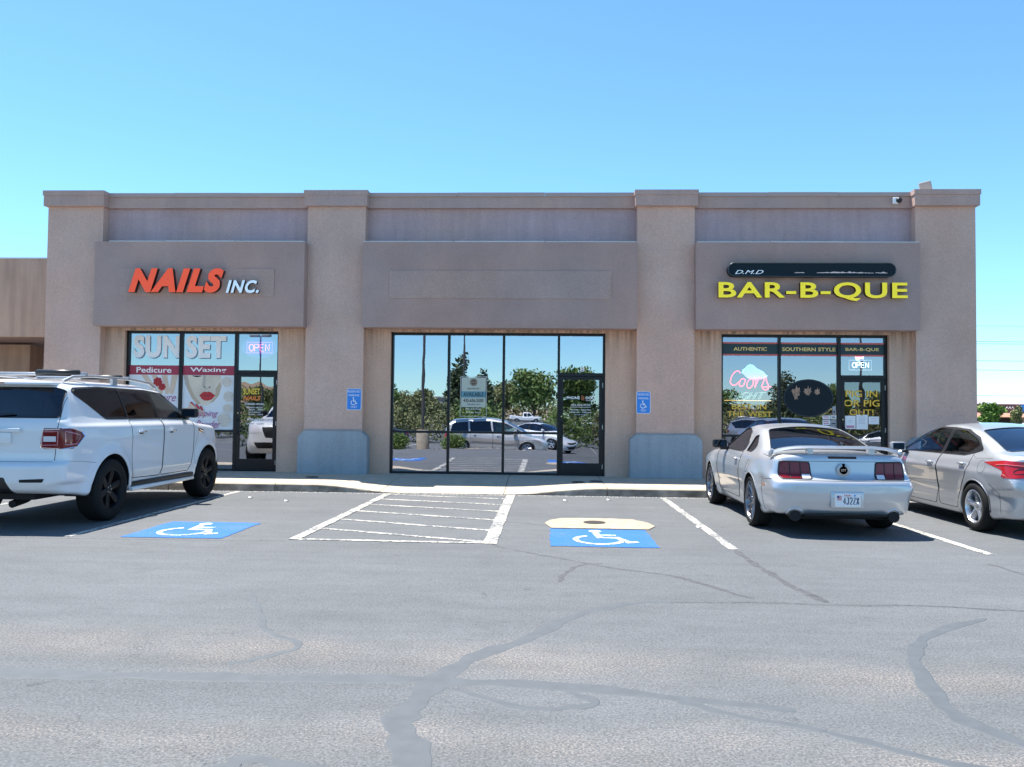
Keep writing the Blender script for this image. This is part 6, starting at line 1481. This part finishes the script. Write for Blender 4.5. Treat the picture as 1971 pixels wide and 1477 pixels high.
van = dict(sedan); van.update(L=5.1, H=1.74, hw=.98, axles=(1.05, 4.05), ra=.36, zr=.34, wr=.34, rim=.23, spokes=7, twin=True, tw=.22,
    T=([(0, 1.0), (.4, 1.06), (3.6, 1.05), (3.9, 1.03), (4.5, .92), (5.1, .72)], .08), Rf=([(0, 1.1), (.15, 1.45), (.5, 1.66), (1.2, 1.73), (2.4, 1.73), (3.0, 1.62), (3.95, 1.10), (4.3, .85)], .1),
    P=([(0, .84), (.4, .91), (1.0, .935), (4.0, .93), (4.7, .86), (5.1, .70)], .12), Rr=([(.2, .12), (.4, .0), (.65, .0), (.75, .08), (1.1, .12), (1.5, .2), (1.7, .4)], .03), Fr=([(.15, 4.95), (.4, 5.1), (.6, 5.08), (.85, 4.85), (1.1, 4.3)], .05),
    Cw=([(.9, .92), (1.1, .88), (1.4, .79), (1.65, .70), (1.75, .65)], .03), cabrear=True, bow=.2, cab=(.6, 4.0), dash=3.5, zdash=1.05, seatrows=(2.8, 1.8, .9), mirr=3.1)
w1 = rpoly([(.45, 1.15), (.55, 1.50), (1.25, 1.56), (1.30, 1.12)], .04); w2 = rpoly([(1.38, 1.11), (1.33, 1.57), (2.35, 1.57), (2.42, 1.09)], .04); w3 = rpoly([(2.5, 1.09), (2.43, 1.56), (2.85, 1.52), (3.1, 1.44), (3.75, 1.12), (3.7, 1.08)], .04)
vd1 = rpoly([(1.36, 1.08), (1.42, .5), (1.5, .27), (2.42, .27), (2.46, 1.08)], .05); vd2 = rpoly([(2.48, 1.08), (2.44, .27), (3.5, .27), (3.62, .55), (3.75, 1.06)], .05)
van['regions'] = [dict(name=None, axis='side', poly=circ(a, van['zr'], van['ra'], 24), ymin=.6) for a in van['axles']]+[dict(name=n_, axis='side', poly=p_, mat=M['tintglass'] if n_ != 'front_window' else M['carglass'], off=-.004, ymin=.4) for n_, p_ in (('quarter_window', w1), ('rear_side_window', w2), ('front_window', w3))]+[
    dict(name='windscreen', axis='top', poly=rpoly([(3.15, -.62), (3.9, -.72), (4.0, 0), (3.9, .72), (3.15, .62), (3.08, 0)], .05), mat=M['carglass'], off=-.004, split=False), dict(name='headlight', axis='side', poly=rpoly([(4.35, .80), (4.5, .86), (5.2, .74), (5.2, .62), (4.7, .68)], .02), mat=M['clear'], off=.003, ymin=.4),
    dict(name='taillight', axis='side', poly=rpoly([(-.2, .8), (-.2, 1.15), (.3, 1.15), (.35, .95), (.2, .8)], .02), mat=M['lensb'], off=.003, ymin=.5), dict(name='rear_window', axis='rear', poly=rpoly([(-.7, 1.12), (-.62, 1.5), (.62, 1.5), (.7, 1.12)], .03), mat=M['tintglass'], off=-.003, split=False), dict(name='door', axis='side', poly=vd1, key='d1', ymin=.5), dict(name='door', axis='side', poly=vd2, key='d2', ymin=.5)]
van['seams'] = [('side', vd1, True, .007), ('side', vd2, True, .007)]; van['trims'] = []; van['bumps'] = []
root = empty('minivan', (-4.95, -3.75, ground_z(-3.4))); tag(root, 'silver minivan parked side-on beyond the island, mirrored in the middle windows', 'minivan')
F, parts = car_body(van, root, M['pbeige'], .04); finish_car(van, root, F, M['pbeige'], False); mirror(root, 3.5, .92, 1.12, M['pbeige'], 1); mirror(root, 3.5, -.92, 1.12, M['pbeige'], -1)
for s_ in (-1, 1): handle(root, F, 1.62, .93, s_, M['chrome'], .09, parts[('d1', s_)]); handle(root, F, 2.72, .93, s_, M['chrome'], .09, parts[('d2', s_)])
pk_ = dict(van); pk_.update(L=5.75, H=1.9, hw=.99, axles=(1.2, 4.75), ra=.43, zr=.39, wr=.39, rim=.23, spokes=6, twin=False,
    T=([(0, 1.22), (.1, 1.25), (2.3, 1.25), (4.2, 1.22), (4.6, 1.18), (5.4, 1.08), (5.75, .95)], .05), Rf=([(2.0, .8), (2.15, 1.3), (2.3, 1.82), (2.6, 1.89), (3.3, 1.89), (3.7, 1.80), (4.35, 1.25), (4.6, 1.0)], .05), P=([(0, .93), (.5, .95), (5.2, .95), (5.75, .82)], .08),
    Rr=([(.3, .12), (.5, .0), (.7, .0), (.76, .1), (1.3, .1)], .02), Fr=([(.2, 5.5), (.5, 5.75), (.9, 5.74), (1.1, 5.6), (1.3, 5.3)], .04), Sec=([(.35, -.06), (.5, 0), (.9, .01), (1.2, -.01), (1.35, -.08)], .02),
    Cw=([(1.1, .9), (1.3, .86), (1.8, .70), (1.9, .66)], .03), Zb=([(0, .45), (5.75, .42)], .05), cabrear=False, zu=.4, cab=(2.4, 4.2), dash=3.9, zdash=1.2, zfl=.6, seatrows=(3.2,), kj=.05)
q1 = rpoly([(2.42, 1.28), (2.45, 1.75), (3.0, 1.77), (3.05, 1.27)], .04); q2 = rpoly([(3.12, 1.27), (3.08, 1.77), (3.55, 1.74), (4.1, 1.29)], .04)
pk_['regions'] = [dict(name=None, axis='side', poly=circ(a, .39, .43, 24), ymin=.6) for a in pk_['axles']]+[dict(name='rear_side_window', axis='side', poly=q1, mat=M['tintglass'], off=-.004, ymin=.4), dict(name='front_window', axis='side', poly=q2, mat=M['carglass'], off=-.004, ymin=.4),
    dict(name='windscreen', axis='top', poly=rpoly([(3.78, -.6), (4.3, -.7), (4.3, .7), (3.78, .6)], .04), mat=M['carglass'], off=-.004, split=False), dict(name='cargo_bed', axis='top', poly=[(.2, -.78), (2.0, -.78), (2.0, .78), (.2, .78)], mat=M['dark'], off=.002, split=False)]
pk_['seams'] = [('side', [(2.1, 1.2), (2.1, .5)], False, .008), ('side', [(3.08, 1.25), (3.08, .5)], False, .007)]
root = empty('pickup', (-6.3, -104, -.6)); tag(root, 'white pickup far across the lot, mirrored above the minivan', 'pickup')
F, parts = car_body(pk_, root, M['pwhite'], .05); finish_car(pk_, root, F, M['pwhite'], False); pickup_root = root
bpy.context.view_layer.update()
def clone(src, loc, rz, label, pm, cat_=None, name=None):
    r_ = copy_tree(src); r_.location = loc; r_.rotation_euler = (0, 0, R(rz)); r_['label'] = label; r_['group'] = 'cars parked across the lot, seen only in the shop glass'
    if cat_: r_['category'] = cat_
    if name: r_.name = name
    allk = list(S.collection.objects)
    def rec(q):
        for o in [c for c in allk if c.parent == q]:
            if o.type == 'MESH' and o.data.materials and o.data.materials[0] in (M['psilver'], M['pwhite'], M['psilver2'], M['pbeige']) :
                o.material_slots[0].link = 'OBJECT'; o.material_slots[0].material = pm
            rec(o)
    rec(r_); return r_
gz = ground_z(-30)
clone(sedan_root, (-2.2, -13.5, gz), 35, 'white sedan beyond the minivan, mirrored in the third middle pane', M['pwhite'])
clone(pickup_root, (3.0, -92, -.6), 20, 'silver pickup mirrored in the middle door glass', M['psilver'], 'pickup')
clone(sedan_root, (-8.2, -11.5, gz), 140, 'dark grey sedan mirrored in the first middle pane', M['pgrey'])
clone(suv_root, (11.5, -14, gz), 70, 'white SUV mirrored at the left of the right storefront', M['psilver'], 'SUV')
clone(suv_root, (13.2, -22, gz), 78, 'pale SUV behind another, mirrored in the first right pane', M['pwhite'], 'SUV')
clone(sedan_root, (14.4, -10, gz), 85, 'white sedan nearest the right storefront in the reflection', M['pwhite'])
clone(suv_root, (20.5, -24, gz), 100, 'dark SUV mirrored in the second right pane', M['pgrey'], 'SUV')
clone(sedan_root, (18.5, -16, gz), 20, 'silver sedan side-on, mirrored in the second right pane', M['psilver'])
clone(sedan_root, (24.5, -26, gz), 15, 'silver sedan mirrored in the right door glass', M['psilver'])
clone(sedan_root, (-25, -20, gz), 100, 'silver sedan mirrored in the salon windows', M['psilver'])
r_ = clone(pickup_root, (43.6, 76, -.25), -100, 'white pickup in front of the brick coloured shop at the far right', M['pwhite'], 'pickup'); r_['group'] = 'vehicles parked behind the right corner'
r_ = clone(sedan_root, (40.0, 75, -.25), 175, 'white car roof just above the silver sedan at the far right', M['pwhite']); r_['group'] = 'vehicles parked behind the right corner'
gt = 'trees across the lot, seen in the shop glass'
for i, (x, y, h_, w, k, l) in enumerate([
    (-10.6, -64, 8.8, 4.6, 1, 'tall dark juniper mirrored between the first two middle panes'), (-8.4, -72, 7.2, 4.5, 1, 'shorter dark juniper beside the tall one'),
    (-22.5, -75, 7.2, 5.5, 0, 'green tree at the left edge of the middle reflection'), (-19, -90, 6.5, 6, 2, 'olive tree left of the lamp post in the reflection'),
    (-2.2, -110, 11.4, 12.5, 0, 'broad green tree at the centre of the third middle pane'), (5.5, -112, 12.2, 9, 0, 'tall green tree mirrored in the middle transom'),
    (-8.0, -118, 8.6, 11, 2, 'olive tree mass left of the centre tree'), (-14.5, -120, 8.2, 9, 0, 'green tree behind the junipers'), (13, -118, 8.5, 9, 2, 'olive tree right of the tall green tree'),
    (22, -110, 9.5, 10, 1, 'dark spreading tree mirrored at the left of the right storefront'), (31, -115, 7.8, 10, 0, 'green tree mirrored in the first right pane'), (40, -105, 8.8, 9, 1, 'dark tree mirrored behind the neon beer sign'),
    (50, -110, 8.2, 10, 0, 'green tree mirrored in the second right pane'), (61, -115, 9.0, 10, 2, 'olive tree mirrored in the right door'), (-40, -115, 8, 11, 0, 'green tree mirrored low in the salon glass'), (-55, -120, 9, 12, 2, 'olive tree mirrored at the left of the salon glass'), (-28, -118, 7, 10, 2, 'low olive tree behind the pale building')]):
    tree('tree' if k != 1 else 'juniper_tree', l, x, y, h_, w, k, 40+i, gt, n=4200, trunk=.18)
me = crown_mesh([(x, -128+random.uniform(-3, 3), 1.4, 4.5, 3, 2.9) for x in range(-80, 100, 4)], 26000, .26, 99); me.materials.append(LEAF[2]); o = bpy.data.objects.new('brush_belt', me); S.collection.objects.link(o); tag(o, 'belt of olive brush along the far edge of the lot', 'brush', kind='stuff')
g = random.Random(8); bl = []
for k in range(170):
    x = -24+k*.34
    if -2.6 < x < .4: hh_ = .9
    else: hh_ = g.uniform(1.7, 2.9)
    bl.append((x+g.uniform(-.3, .3), -19.5+g.uniform(-2.2, 1.2), -.55+hh_*.5, g.uniform(.7, 1.3), g.uniform(.6, 1.1), hh_*.55))
me = crown_mesh(bl, 46000, .085, 77); me.materials.append(LEAF[2]); me.materials.append(LEAF[0])
for p in me.polygons: p.material_index = 1 if (math.sin(p.center.x*.9)+math.sin(p.center.x*.37+2)) > .3 else 0
o = bpy.data.objects.new('shrub_belt', me); S.collection.objects.link(o); tag(o, 'green and olive shrubs on the bank beyond the minivan, mirrored in the windows', 'shrubs', kind='stuff')
E3 = empty('pale_building', (-26, -135, -.6)); tag(E3, 'pale flat-roofed building among the trees in the reflection', 'building')
addto(E3, MB().box(-34, -18, -146, -134, -.6, 4.6), 'building_wall', mat('pale wall', (.45, .40, .35), .8)); addto(E3, MB().box(-34.4, -17.6, -146.3, -133.7, 4.605, 4.9), 'roof_slab', mat('pale roof', (.55, .53, .50), .8))
mb = MB(); [mb.box(-33+k*3.2, -31+k*3.2, -133.99, -133.96, 1.2, 3.0) for k in range(5)]; addto(E3, mb, 'window_band', M['dark'])
